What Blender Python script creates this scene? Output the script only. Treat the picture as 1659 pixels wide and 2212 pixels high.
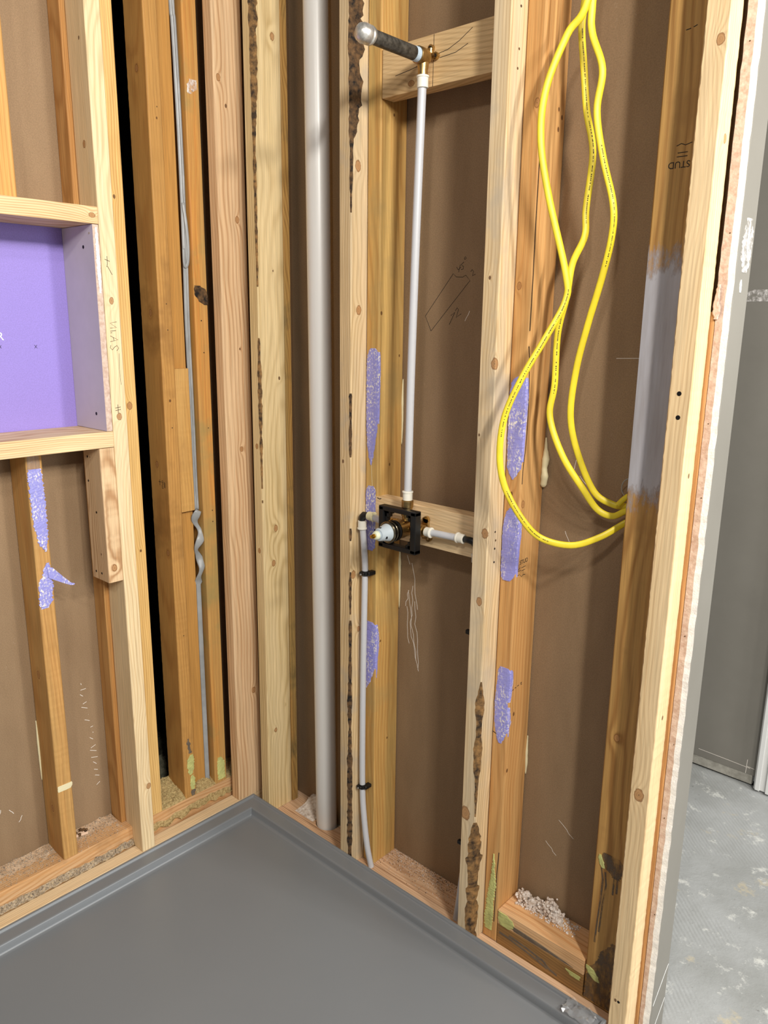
import bpy, bmesh, math, random
from mathutils import Vector, Matrix, noise

for o in list(bpy.data.objects):
    bpy.data.objects.remove(o, do_unlink=True)
S = bpy.context.scene
C = S.collection
K = 0.001                       # everything below is measured in millimetres
rnd = random.Random(7)

# ------------------------------------------------------------------ camera
cam_d = bpy.data.cameras.new('camera'); cam = bpy.data.objects.new('camera', cam_d); C.objects.link(cam)
cam_d.sensor_fit = 'VERTICAL'; cam_d.sensor_height = 24.0; cam_d.lens = 24.0 * 1680.4657 / 2212
cam_d.clip_start = 0.02; cam_d.clip_end = 60
RT = ((0.7378349, 0.6748755, 0.0119431), (0.1676050, -0.1660437, -0.9717706), (-0.6538411, 0.7190080, -0.2356254))
M = Matrix(((RT[0][0], -RT[1][0], -RT[2][0], 1718.39 * K),
            (RT[0][1], -RT[1][1], -RT[2][1], -1308.71 * K),
            (RT[0][2], -RT[1][2], -RT[2][2], 1410.96 * K),
            (0, 0, 0, 1)))
cam.matrix_world = M
S.camera = cam

# ------------------------------------------------------------------ light
S.view_settings.view_transform = 'Standard'; S.view_settings.look = 'None'
S.view_settings.gamma = 1; S.view_settings.use_curve_mapping = False
S.view_settings.exposure = -0.25
w = bpy.data.worlds.new('room_light'); S.world = w; w.use_nodes = True
w.node_tree.nodes['Background'].inputs['Color'].default_value = (1.0, 0.97, 0.93, 1)
w.node_tree.nodes['Background'].inputs['Strength'].default_value = 0.2

def area(name, loc, target, sx, sy, power, color):
    d = bpy.data.lights.new(name, 'AREA'); d.shape = 'RECTANGLE'
    d.size = sx; d.size_y = sy; d.energy = power; d.color = color
    o = bpy.data.objects.new(name, d); C.objects.link(o)
    o.location = loc
    o.rotation_euler = (Vector(target) - Vector(loc)).to_track_quat('-Z', 'Y').to_euler()
    return o
WARM = (1.0, 0.965, 0.90)
for lx, ly, pw in ((3.40, 0.34, 26), (3.75, 0.56, 26), (2.50, -1.05, 22), (2.85, -1.35, 22), (3.15, -1.65, 18), (3.55, -2.05, 18),
                   (3.10, -0.66, 25), (3.60, -0.86, 25), (1.80, -1.90, 14)):
    area('ceiling_lamp', (lx, ly, 2.55), (0.4, -0.1, 0.9), 0.12, 0.12, pw, WARM)
area('daylight', (4.4, 0.75, 1.5), (1.2, 0.3, 0.4), 1.5, 1.6, 62, (0.84, 0.93, 1.0))

# ------------------------------------------------------------------ materials
def lin(c):
    r = []
    for v in c:
        v /= 255.0
        r.append(v / 12.92 if v <= 0.04045 else ((v + 0.055) / 1.055) ** 2.4)
    return (*r, 1)

class NT:
    def __init__(s, name):
        s.m = bpy.data.materials.new(name); s.m.use_nodes = True
        s.t = s.m.node_tree; s.b = s.t.nodes['Principled BSDF']
    def n(s, typ, **kw):
        x = s.t.nodes.new(typ)
        for k, v in kw.items():
            if k.startswith('i_'): x.inputs[k[2:].replace('_', ' ')].default_value = v
            else: setattr(x, k, v)
        return x
    def l(s, a, b): s.t.links.new(a, b)
    def math(s, op, a, b=None, clamp=False):
        x = s.n('ShaderNodeMath', operation=op, use_clamp=clamp)
        for i, v in enumerate((a, b)):
            if v is None: continue
            if isinstance(v, (int, float)): x.inputs[i].default_value = v
            else: s.l(v, x.inputs[i])
        return x.outputs[0]
    def mix(s, f, a, b, mode='MIX'):
        x = s.n('ShaderNodeMix', data_type='RGBA', blend_type=mode)
        for i, v in ((0, f), (6, a), (7, b)):
            if isinstance(v, (int, float, tuple)): x.inputs[i].default_value = v
            else: s.l(v, x.inputs[i])
        return x.outputs[2]
    def ramp(s, v, pts, interp='LINEAR'):
        x = s.n('ShaderNodeValToRGB'); x.color_ramp.interpolation = interp
        e = x.color_ramp.elements
        while len(e) < len(pts): e.new(0.5)
        for q, (p, c) in zip(e, pts):
            q.position = p; q.color = c if len(c) == 4 else (*c, 1)
        s.l(v, x.inputs[0]); return x.outputs[0]
    def coord(s, scale=(1, 1, 1), rand=True, kind='Object'):
        tc = s.n('ShaderNodeTexCoord'); v = tc.outputs[kind]
        if rand:
            oi = s.n('ShaderNodeObjectInfo')
            cx = s.n('ShaderNodeCombineXYZ')
            s.l(s.math('MULTIPLY', oi.outputs['Random'], 3.1), cx.inputs[0])
            s.l(s.math('MULTIPLY', oi.outputs['Random'], 7.7), cx.inputs[1])
            s.l(s.math('MULTIPLY', oi.outputs['Random'], 13.7), cx.inputs[2])
            a = s.n('ShaderNodeVectorMath', operation='ADD'); s.l(v, a.inputs[0]); s.l(cx.outputs[0], a.inputs[1]); v = a.outputs[0]
        mp = s.n('ShaderNodeVectorMath', operation='MULTIPLY'); s.l(v, mp.inputs[0]); mp.inputs[1].default_value = scale
        return mp.outputs[0]
    def noise(s, v, scale, detail=3, rough=0.5):
        x = s.n('ShaderNodeTexNoise'); x.inputs['Scale'].default_value = scale
        x.inputs['Detail'].default_value = detail; x.inputs['Roughness'].default_value = rough
        s.l(v, x.inputs['Vector']); return x.outputs['Fac']
    def bump(s, h, strength=0.3, dist=0.002):
        x = s.n('ShaderNodeBump'); x.inputs['Strength'].default_value = strength; x.inputs['Distance'].default_value = dist
        s.l(h, x.inputs['Height']); s.l(x.outputs[0], s.b.inputs['Normal'])

def wood(name, base, late, tint, knots=(), axis=2, pith=(-70, 35), ring=5.0, tintamt=0.5, stain=None, rough=0.62,
         contrast=0.75, tilt=(0.02, 0.012)):
    """lumber; local coordinates in mm: rings round a pith line, fibres, a second tone in bands, knots where the board has them"""
    s = NT(name)
    ax = [i for i in range(3) if i != axis]
    tc = s.n('ShaderNodeTexCoord')
    sep = s.n('ShaderNodeSeparateXYZ'); s.l(tc.outputs['Object'], sep.inputs[0])
    a, b, z = sep.outputs[ax[0]], sep.outputs[ax[1]], sep.outputs[axis]
    # slow wander of the pith
    cz = s.n('ShaderNodeCombineXYZ'); s.l(z, cz.inputs[2]); cz.inputs[0].default_value = (sum(map(ord, name)) % 97) * 0.37
    n1 = s.noise(cz.outputs[0], 2.2, 2); 
    cz2 = s.n('ShaderNodeCombineXYZ'); s.l(z, cz2.inputs[2]); cz2.inputs[1].default_value = 5.3 + (sum(map(ord, name)) % 31)
    n2 = s.noise(cz2.outputs[0], 1.7, 2)
    pa = s.math('ADD', s.math('SUBTRACT', a, pith[0] * K), s.math('ADD', s.math('MULTIPLY', z, tilt[0]), s.math('MULTIPLY', s.math('SUBTRACT', n1, 0.5), 0.05)))
    pb = s.math('ADD', s.math('SUBTRACT', b, pith[1] * K), s.math('ADD', s.math('MULTIPLY', z, tilt[1]), s.math('MULTIPLY', s.math('SUBTRACT', n2, 0.5), 0.05)))
    r = s.math('SQRT', s.math('ADD', s.math('MULTIPLY', pa, pa), s.math('MULTIPLY', pb, pb)))
    sc = [1, 1, 1]; sc[axis] = 0.12
    wob = s.noise(s.coord(tuple(sc)), 22, 2)
    r = s.math('ADD', r, s.math('MULTIPLY', s.math('SUBTRACT', wob, 0.5), 0.011))
    kd = [None, None]
    for (k0, kr) in knots:
        sub = s.n('ShaderNodeVectorMath', operation='SUBTRACT'); s.l(tc.outputs['Object'], sub.inputs[0]); sub.inputs[1].default_value = tuple(v * K for v in k0)
        sq = s.n('ShaderNodeVectorMath', operation='MULTIPLY'); s.l(sub.outputs[0], sq.inputs[0])
        e = [1, 1, 1]; e[axis] = 0.72; sq.inputs[1].default_value = e
        ln = s.n('ShaderNodeVectorMath', operation='LENGTH'); s.l(sq.outputs[0], ln.inputs[0])
        d = s.math('DIVIDE', ln.outputs['Value'], kr * K * (0.85 if kr > 6.5 else 0.6)); q = 0 if kr > 6.5 else 1
        kd[q] = d if kd[q] is None else s.math('MINIMUM', kd[q], d)
    for q in (0, 1):
        if kd[q] is not None:
            fall = s.math('POWER', 2.718, s.math('MULTIPLY', kd[q], -0.75))
            r = s.math('ADD', r, s.math('MULTIPLY', fall, (0.016, 0.009)[q]))
    ph = s.math('MULTIPLY', r, 6.28318 / (ring * K))
    sn = s.math('SINE', ph)
    g = s.math('ADD', s.math('MULTIPLY', sn, 0.5), 0.5)
    g = s.math('POWER', g, 2.2)
    sc2 = [1, 1, 1]; sc2[axis] = 0.02
    fib = s.noise(s.coord(tuple(sc2)), 420, 3, 0.6)
    col = s.mix(s.math('MULTIPLY', g, contrast), lin(base), lin(late))
    sc3 = [1, 1, 1]; sc3[axis] = 0.07
    band = s.noise(s.coord(tuple(sc3)), 26, 2, 0.4)
    bandf = s.ramp(band, [(0.42, (0, 0, 0)), (0.62, (tintamt,) * 3)])
    col = s.mix(bandf, col, lin(tint))
    col = s.mix(1.0, col, s.ramp(fib, [(0.3, (0.80,) * 3), (0.7, (1.12,) * 3)]), 'MULTIPLY')
    if stain:
        st = s.noise(s.coord((1, 1, 1)), 7, 4, 0.6)
        sf = s.ramp(st, [(0.52, (0, 0, 0)), (0.68, (0.75,) * 3)])
        col = s.mix(sf, col, lin(stain))
    kn = s.noise(s.coord((1, 1, 1)), 160, 2)
    for q in (0, 1):
        if kd[q] is None: continue
        kk = s.math('ADD', kd[q], s.math('MULTIPLY', s.math('SUBTRACT', kn, 0.5), 0.45))
        if q == 0:
            kc = s.ramp(kk, [(0.0, lin((96, 62, 34))), (0.12, lin((176, 128, 80))), (0.4, lin((160, 112, 66))), (0.55, lin((182, 134, 86))), (0.8, lin((150, 102, 58))), (0.95, lin((112, 74, 42)))])
        else:
            kc = s.ramp(kk, [(0.0, lin((60, 34, 18))), (0.6, lin((96, 58, 30)))])
        kf = s.ramp(kk, [(0.9, (0.85,) * 3), (1.3, (0, 0, 0))])
        col = s.mix(kf, col, kc)
    s.l(col, s.b.inputs['Base Color'])
    s.b.inputs['Roughness'].default_value = rough
    s.b.inputs['Specular IOR Level'].default_value = 0.3
    s.bump(s.math('ADD', fib, s.math('MULTIPLY', g, 0.4)), 0.25, 0.0006)
    return s.m

def plain(name, col, rough=0.5, metal=0.0, var=0.0, vscale=30, bumpv=0.0, bscale=200, spec=0.5, trans=0.0, col2=None):
    s = NT(name)
    if var or col2:
        c2 = col2 or tuple(v * (1 - var) for v in col)
        f = s.ramp(s.noise(s.coord(), vscale, 4, 0.6), [(0.35, (0, 0, 0)), (0.65, (1, 1, 1))])
        s.l(s.mix(f, lin(col), lin(c2)), s.b.inputs['Base Color'])
    else: s.b.inputs['Base Color'].default_value = lin(col)
    s.b.inputs['Roughness'].default_value = rough; s.b.inputs['Metallic'].default_value = metal
    s.b.inputs['Specular IOR Level'].default_value = spec
    if trans: s.b.inputs['Transmission Weight'].default_value = trans
    if bumpv: s.bump(s.noise(s.coord(), bscale, 3), bumpv, 0.001)
    return s.m

def paper(name, col, col2, speck=True):
    """brown back paper of the plasterboard: mottled, fine fibre, pale specks and scuffs"""
    s = NT(name)
    f = s.ramp(s.noise(s.coord((1, 1, 0.25)), 9, 4, 0.6), [(0.35, (0, 0, 0)), (0.7, (1, 1, 1))])
    c = s.mix(f, lin(col), lin(col2))
    fib = s.noise(s.coord((1, 1, 1)), 380, 2, 0.6)
    c = s.mix(1.0, c, s.ramp(fib, [(0.3, (0.86,) * 3), (0.7, (1.1,) * 3)]), 'MULTIPLY')
    if speck:
        a = s.noise(s.coord((1, 1, 0.5)), 70, 5, 0.75)
        b = s.noise(s.coord((1, 1, 1)), 5, 2, 0.5)
        sp = s.math('MULTIPLY', s.ramp(a, [(0.66, (0, 0, 0)), (0.74, (1, 1, 1))]), s.ramp(b, [(0.45, (0, 0, 0)), (0.65, (0.5,) * 3)]))
        c = s.mix(sp, c, lin((196, 180, 160)))
    s.l(c, s.b.inputs['Base Color']); s.b.inputs['Roughness'].default_value = 0.75
    s.b.inputs['Specular IOR Level'].default_value = 0.25
    s.bump(fib, 0.15, 0.0005)
    return s.m

def m_smudge_():
    s = NT('chalky_smudge')
    s.b.inputs['Base Color'].default_value = lin((236, 230, 226)); s.b.inputs['Roughness'].default_value = 0.8
    a = s.noise(s.coord((1, 1, 0.7)), 70, 5, 0.75)
    s.l(s.ramp(a, [(0.40, (0.05,) * 3), (0.62, (0.95,) * 3)]), s.b.inputs['Alpha'])
    return s.m
m_smudge = m_smudge_()
def m_stain_():
    s = NT('grey_brown_stain')
    s.b.inputs['Base Color'].default_value = lin((98, 82, 66)); s.b.inputs['Roughness'].default_value = 0.5
    a = s.noise(s.coord((1, 1, 0.5)), 60, 4, 0.7)
    s.l(s.ramp(a, [(0.36, (0.1,) * 3), (0.6, (0.85,) * 3)]), s.b.inputs['Alpha'])
    return s.m
m_stain = m_stain_()
NEW = dict(base=(226, 196, 150), late=(196, 156, 106), tint=(232, 208, 168))
OLD = dict(base=(196, 150, 92), late=(170, 122, 68), tint=(188, 156, 102))
m_block = wood('wood_block_grain', (226, 194, 148), (190, 148, 100), (236, 210, 170), axis=0, pith=(30, -60), ring=5, tilt=(0.05, 0.03))
m_shelf = wood('wood_shelf_grain', (228, 196, 148), (188, 138, 84), (238, 214, 170), axis=1, pith=(40, -30), ring=5, tilt=(0.06, 0.02),
               knots=(((0, -395, 1637), 7),))
m_plate_old = wood('wood_plate_pink', (216, 178, 142), (190, 144, 106), (224, 190, 156), axis=0, pith=(90, -50), ring=6)
m_plate_front = wood('wood_plate_stained', (178, 132, 74), (140, 96, 50), (120, 96, 66), axis=0, pith=(60, -30), ring=7, stain=(96, 80, 58))
m_plate_top = wood('wood_plate_peach', (226, 178, 126), (200, 140, 84), (232, 194, 150), axis=0, pith=(60, -30), ring=7)
m_plate_left = wood('wood_plate_left', (210, 170, 126), (184, 134, 84), (206, 150, 92), axis=1, pith=(60, -40), ring=6, stain=(150, 112, 74))
m_plate_new = wood('wood_plate_new', (226, 198, 156), (200, 164, 120), (234, 210, 172), axis=1, pith=(60, -40), ring=6)
m_bark = plain('dark_bark', (112, 82, 50), 0.9, vscale=70, bumpv=0.8, bscale=160, col2=(18, 13, 10))
m_bark2 = plain('brown_bark', (150, 112, 66), 0.9, vscale=60, bumpv=0.8, bscale=140, col2=(52, 38, 24))
m_brown = paper('brown_paper', (150, 124, 95), (134, 109, 82))
m_gyp = plain('gypsum_core', (214, 192, 176), 0.85, vscale=120, bumpv=0.7, bscale=260, col2=(190, 160, 142))
m_mud = plain('joint_compound_white', (248, 248, 246), 0.7, vscale=120, bumpv=0.8, bscale=300, col2=(226, 226, 226))
m_paint = plain('grey_wall_paint', (132, 128, 120), 0.5, vscale=4, bumpv=0.1, bscale=300, col2=(126, 122, 114))
m_trim = plain('white_trim_paint', (232, 232, 230), 0.35)
m_black = plain('black_plastic', (14, 14, 15), 0.45, bumpv=0.2, bscale=220)
m_pexring = plain('white_plastic', (232, 228, 214), 0.4)
m_pexring_old = plain('ivory_plastic', (214, 206, 168), 0.4)
m_brass = plain('brass', (204, 172, 116), 0.34, metal=1.0, var=0.25, vscale=40)
m_nickel = plain('dull_nickel', (120, 110, 92), 0.25, metal=1.0)
m_galv = plain('galvanized_steel', (112, 108, 100), 0.48, metal=0.6, vscale=90, bumpv=0.6, bscale=120, col2=(60, 57, 52))
m_cap = plain('scuffed_cap', (172, 168, 160), 0.38, metal=0.8, vscale=55, bumpv=0.7, bscale=90, col2=(240, 238, 232))
m_tape = plain('thread_tape', (198, 216, 232), 0.5)
m_screw = plain('dark_screw', (30, 26, 24), 0.5, metal=0.5)
m_yellow = plain('yellow_jacket', (236, 212, 46), 0.45, var=0.1, vscale=12)
m_print = plain('black_ink', (34, 26, 20), 0.8)
m_pencil = plain('pencil_line', (24, 17, 14), 0.9)
m_white = plain('white_mark', (226, 218, 208), 0.8)
m_greywire = plain('grey_wire', (150, 146, 140), 0.5)
m_glue = plain('yellow_glue', (206, 206, 130), 0.6, var=0.15, vscale=40, bumpv=0.6, bscale=90)
m_greyglue = plain('grey_residue', (96, 86, 76), 0.6, bumpv=0.6, bscale=90, col2=(120, 104, 84), vscale=60)
m_foam = plain('cream_foam', (226, 214, 174), 0.6, bumpv=0.4, bscale=60)
m_grain = plain('straw_debris', (202, 182, 128), 0.9, vscale=240, col2=(150, 126, 80))
m_dust = plain('grey_debris', (206, 188, 164), 0.9, vscale=200, col2=(92, 78, 66))
m_insul = plain('white_cellulose', (240, 232, 224), 0.95, bumpv=0.8, bscale=160, col2=(196, 176, 158), vscale=90)
m_strip = plain('grey_vinyl', (164, 166, 166), 0.38, var=0.15, vscale=12)
m_jamb = plain('white_board_paper', (204, 196, 204), 0.7, var=0.04, vscale=8)
m_painted_shade = plain('painted_shade', (20, 17, 14), 0.95)  # near-black standing in for deep shade in gaps

def m_pex_():
    s = NT('translucent_tubing')
    s.b.inputs['Base Color'].default_value = lin((198, 198, 201)); s.b.inputs['Roughness'].default_value = 0.32
    s.b.inputs['Subsurface Weight'].default_value = 0.35; s.b.inputs['Subsurface Radius'].default_value = (0.01, 0.01, 0.011)
    s.b.inputs['Subsurface Scale'].default_value = 0.6
    return s.m
m_pex = m_pex_()
def m_pvc_():
    s = NT('grey_white_pvc')
    f = s.ramp(s.noise(s.coord((1, 1, 0.05)), 30, 3), [(0.4, (0, 0, 0)), (0.7, (1, 1, 1))])
    s.l(s.mix(f, lin((226, 224, 220)), lin((216, 212, 206))), s.b.inputs['Base Color'])
    s.b.inputs['Roughness'].default_value = 0.32
    return s.m
m_pvc = m_pvc_()
def m_purple_():
    s = NT('purple_board_paper')
    f = s.noise(s.coord(), 420, 2)
    c = s.mix(1.0, lin((146, 128, 204)), s.ramp(f, [(0.3, (0.9,) * 3), (0.7, (1.06,) * 3)]), 'MULTIPLY')
    s.l(c, s.b.inputs['Base Color']); s.b.inputs['Roughness'].default_value = 0.6
    return s.m
m_purple = m_purple_()
def m_residue_():
    s = NT('torn_purple_paper')
    a = s.noise(s.coord((1, 1, 0.6)), 260, 4, 0.7); b = s.noise(s.coord((1, 1, 0.5)), 26, 2)
    sp = s.math('MULTIPLY', s.ramp(a, [(0.52, (0, 0, 0)), (0.60, (1, 1, 1))]), s.ramp(b, [(0.42, (0.06,) * 3), (0.60, (1,) * 3)]))
    s.l(s.mix(sp, lin((146, 144, 212)), lin((240, 232, 214))), s.b.inputs['Base Color'])
    s.b.inputs['Roughness'].default_value = 0.6; s.bump(a, 0.7, 0.001)
    return s.m
m_residue = m_residue_()
def m_pan_():
    s = NT('grey_gelcoat')
    f = s.noise(s.coord((1, 1, 1)), 700, 2); g = s.noise(s.coord(), 3, 3)
    c = s.mix(g, lin((115, 118, 121)), lin((122, 125, 128)))
    s.l(c, s.b.inputs['Base Color']); s.b.inputs['Roughness'].default_value = 0.36
    s.bump(f, 0.12, 0.0004)
    return s.m
m_pan = m_pan_()
def m_concrete_():
    s = NT('scraped_concrete')
    v = s.coord(rand=False)
    a = s.noise(v, 3.2, 6, 0.6); b = s.noise(v, 14, 6, 0.72); d = s.noise(v, 60, 4, 0.7)
    c = s.mix(s.ramp(a, [(0.35, (0, 0, 0)), (0.7, (1, 1, 1))]), lin((150, 151, 148)), lin((182, 184, 184)))
    c = s.mix(s.ramp(b, [(0.575, (0, 0, 0)), (0.66, (0.75,) * 3)]), c, lin((226, 226, 220)))
    c = s.mix(s.ramp(s.noise(v, 9, 5, 0.7), [(0.62, (0, 0, 0)), (0.7, (0.6,) * 3)]), c, lin((206, 192, 160)))
    c = s.mix(s.ramp(d, [(0.66, (0, 0, 0)), (0.74, (0.5,) * 3)]), c, lin((90, 88, 84)))
    s.l(c, s.b.inputs['Base Color']); s.b.inputs['Roughness'].default_value = 0.48
    # notched-trowel ridges, in patches
    wv = s.n('ShaderNodeTexWave'); wv.wave_type = 'BANDS'; wv.bands_direction = 'DIAGONAL'; wv.inputs['Scale'].default_value = 44
    wv.inputs['Distortion'].default_value = 2.2; wv.inputs['Detail Scale'].default_value = 0.4; s.l(v, wv.inputs['Vector'])
    pm = s.ramp(s.noise(v, 3.4, 2), [(0.52, (0, 0, 0)), (0.6, (0.7,) * 3)])
    h = s.math('ADD', s.math('MULTIPLY', s.math('MULTIPLY', wv.outputs['Fac'], pm), 0.5), s.math('ADD', b, s.math('MULTIPLY', d, 0.8)))
    s.bump(h, 0.5, 0.003)
    return s.m
m_conc = m_concrete_()
def m_brush_():
    s = NT('whitewash')
    v = s.coord((1, 1, 0.08), rand=False)
    a = s.noise(v, 90, 3, 0.6)
    s.l(s.mix(a, lin((196, 196, 204)), lin((150, 142, 140))), s.b.inputs['Base Color'])
    s.b.inputs['Roughness'].default_value = 0.7
    tc = s.n('ShaderNodeTexCoord'); sep = s.n('ShaderNodeSeparateXYZ'); s.l(tc.outputs['Object'], sep.inputs[0])
    z = sep.outputs[2]
    n = s.noise(s.coord((1, 1, 0.35), rand=False), 60, 4, 0.7)
    up = s.math('MULTIPLY', s.math('SUBTRACT', 1.60, z), 6.0, True)     # ragged brush ends
    dn = s.math('MULTIPLY', s.math('SUBTRACT', z, 1.03), 6.0, True)
    al = s.math('MULTIPLY', up, dn)
    al = s.math('ADD', al, s.math('MULTIPLY', s.math('SUBTRACT', n, 0.5), 0.9))
    al = s.ramp(al, [(0.35, (0, 0, 0)), (0.6, (0.9,) * 3)])
    s.l(al, s.b.inputs['Alpha'])
    return s.m
m_brush = m_brush_()
def m_film_():
    s = NT('clear_film')
    s.b.inputs['Base Color'].default_value = (1, 1, 1, 1); s.b.inputs['Roughness'].default_value = 0.12
    s.b.inputs['Transmission Weight'].default_value = 0.9; s.b.inputs['IOR'].default_value = 1.25
    return s.m
m_film = m_film_()

# ------------------------------------------------------------------ builders
def mesh_obj(name, bm, mats, parent=None, smooth=False, label=None):
    """bm holds millimetre coordinates in world space (minus the parent's base)"""
    me = bpy.data.meshes.new(name)
    bmesh.ops.scale(bm, vec=(K, K, K), verts=bm.verts)
    bmesh.ops.recalc_face_normals(bm, faces=bm.faces)
    bm.to_mesh(me); bm.free()
    for m in (mats if isinstance(mats, (list, tuple)) else [mats]): me.materials.append(m)
    if smooth:
        for p in me.polygons: p.use_smooth = True
    o = bpy.data.objects.new(name, me); C.objects.link(o)
    if parent is not None: o.parent = parent
    if label: o['label'] = label
    return o
def tag(o, label, cat, group=None, kind=None):
    o['label'] = label; o['category'] = cat
    if group: o['group'] = group
    if kind: o['kind'] = kind
    return o
def struct(o):
    o['kind'] = 'structure'; return o
def empty(name, loc=(0, 0, 0)):
    o = bpy.data.objects.new(name, None); C.objects.link(o); o.location = tuple(v * K for v in loc); o.empty_display_size = 0.05
    return o
def box_into(bm, lo, hi, bev=0.0, seg=1):
    vs = [bm.verts.new((x, y, z)) for x in (lo[0], hi[0]) for y in (lo[1], hi[1]) for z in (lo[2], hi[2])]
    idx = [(0, 1, 3, 2), (4, 6, 7, 5), (0, 4, 5, 1), (2, 3, 7, 6), (0, 2, 6, 4), (1, 5, 7, 3)]
    fs = [bm.faces.new([vs[i] for i in f]) for f in idx]
    if bev:
        es = list({e for f in fs for e in f.edges})
        bmesh.ops.bevel(bm, geom=es, offset=bev, segments=seg, affect='EDGES', profile=0.6)
def box(name, lo, hi, mat, parent=None, bev=1.2, seg=2, label=None):
    bm = bmesh.new(); box_into(bm, lo, hi, bev, seg)
    return mesh_obj(name, bm, mat, parent, label=label)

def stud(name, x0, x1, y0, y1, z0, z1, mats, lean=(0, 0), wane=None, corner='E', ease=2.2, rag=0.0, label=None, parent=None):
    """upright board with eased edges; wane = [(z, across, deep)] is a strip of bark along the front edge
    corner E: edge of the -y and +x faces, W: edge of the +x and -y for boards facing +x (same edge), lean = top shift (x, y)"""
    bm = bmesh.new(); rings = []; e = ease
    n = max(2, int((z1 - z0) / (8 if wane or rag else 300)) + 1)
    R = random.Random(sum(map(ord, name)) + int(x0 * 7 + y0 * 3))
    def wa(z):
        if not wane: return e, e
        if z <= wane[0][0]: a, b = wane[0][1:]
        elif z >= wane[-1][0]: a, b = wane[-1][1:]
        else:
            for p, q in zip(wane, wane[1:]):
                if p[0] <= z <= q[0]:
                    t = (z - p[0]) / (q[0] - p[0]); a = p[1] + (q[1] - p[1]) * t; b = p[2] + (q[2] - p[2]) * t; break
        if a > e + .2:
            q_ = 1 + .45 * noise.noise(Vector((z * .03, x0 * .1, 1))) + R.uniform(-.16, .16); a *= q_; b *= q_
        return max(a, e), max(b, e)
    barkf = []
    for i in range(n):
        z = z0 + (z1 - z0) * i / (n - 1); t = z / 2100.0
        dx, dy = lean[0] * t, lean[1] * t
        if rag: dx += R.uniform(-rag, rag) * .5
        a, b = wa(z); barkf.append(max(a, b) > e + 0.45)
        pts = [(x0 + e, y0), (x1 - a, y0), (x1 - a * .35, y0 + b * .35), (x1, y0 + b), (x1, y1 - e), (x1 - e, y1), (x0 + e, y1), (x0, y1 - e), (x0, y0 + e)]
        if rag: pts[0] = (x0 + e + R.uniform(-rag, rag), y0)
        rings.append([bm.verts.new((px + dx, py + dy, z)) for px, py in pts])
    m = len(rings[0])
    for i in range(n - 1):
        for j in range(m):
            f = bm.faces.new((rings[i][j], rings[i][(j + 1) % m], rings[i + 1][(j + 1) % m], rings[i + 1][j]))
            if wane and j in (1, 2) and (barkf[i] and barkf[i + 1]): f.material_index = 1
    bm.faces.new(list(reversed(rings[0]))); bm.faces.new(rings[-1])
    return mesh_obj(name, bm, mats, parent, label=label)

def tube(bm, pts, r, seg=14, caps=True, ell=None, up=None):
    """round (or elliptic: ell = second radius, up = direction of the short axis) tube along points"""
    P = [Vector(p) for p in pts]; rings = []; n = len(P)
    rr = r if isinstance(r, (list, tuple)) else [r] * n
    t0 = (P[1] - P[0]).normalized()
    ref = Vector(up) if up else (Vector((0, 0, 1)) if abs(t0.z) < .9 else Vector((0, 1, 0)))
    u = (ref - t0 * ref.dot(t0)).normalized()
    for i in range(n):
        t = (P[min(i + 1, n - 1)] - P[max(i - 1, 0)]).normalized()
        base = Vector(up) if up else u
        u = (base - t * base.dot(t)).normalized(); v = t.cross(u)
        ra = rr[i]; rb = ell if ell else ra
        rings.append([bm.verts.new(P[i] + v * ra * math.cos(2 * math.pi * k / seg) + u * rb * math.sin(2 * math.pi * k / seg)) for k in range(seg)])
    for i in range(n - 1):
        for k in range(seg):
            bm.faces.new((rings[i][k], rings[i][(k + 1) % seg], rings[i + 1][(k + 1) % seg], rings[i + 1][k]))
    if caps: bm.faces.new(list(reversed(rings[0]))); bm.faces.new(rings[-1])
def smooth_path(pts, n=8):
    P = [Vector(p) for p in pts]; out = []
    for i in range(len(P) - 1):
        a = P[max(i - 1, 0)]; b = P[i]; c = P[i + 1]; d = P[min(i + 2, len(P) - 1)]
        for k in range(n):
            t = k / n
            out.append(0.5 * ((2 * b) + (c - a) * t + (2 * a - 5 * b + 4 * c - d) * t * t + (3 * b - a - 3 * c + d) * t ** 3))
    out.append(P[-1]); return out
def tube_obj(name, pts, r, mat, parent=None, label=None, seg=18, **kw):
    bm = bmesh.new(); tube(bm, pts, r, seg, **kw)
    o = mesh_obj(name, bm, mat, parent, smooth=True, label=label)
    auto(o); return o
def auto(o, ang=40):
    me = o.data
    bm = bmesh.new(); bm.from_mesh(me)
    for e in bm.edges:
        if len(e.link_faces) == 2 and e.calc_face_angle(0) > math.radians(ang): e.smooth = False
    bm.to_mesh(me); bm.free()
def lathe(name, origin, axis, prof, mat, parent=None, seg=36, label=None):
    """profile [(distance along axis, radius)]"""
    ax = Vector(axis).normalized(); ref = Vector((0, 0, 1)) if abs(ax.z) < .9 else Vector((1, 0, 0))
    u = (ref - ax * ref.dot(ax)).normalized(); v = ax.cross(u); O = Vector(origin)
    bm = bmesh.new(); rings = []
    for d, r in prof:
        if r < 0.01: rings.append([bm.verts.new(O + ax * d)])
        else: rings.append([bm.verts.new(O + ax * d + (u * math.cos(2 * math.pi * k / seg) + v * math.sin(2 * math.pi * k / seg)) * r) for k in range(seg)])
    for a, b in zip(rings, rings[1:]):
        for k in range(seg):
            k2 = (k + 1) % seg
            if len(a) == 1 and len(b) == 1: continue
            if len(a) == 1: bm.faces.new((a[0], b[k], b[k2]))
            elif len(b) == 1: bm.faces.new((a[k], a[k2], b[0]))
            else: bm.faces.new((a[k], a[k2], b[k2], b[k]))
    if len(rings[0]) > 1: bm.faces.new(list(reversed(rings[0])))
    if len(rings[-1]) > 1: bm.faces.new(rings[-1])
    o = mesh_obj(name, bm, mat, parent, smooth=True, label=label); auto(o, 35); return o

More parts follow.
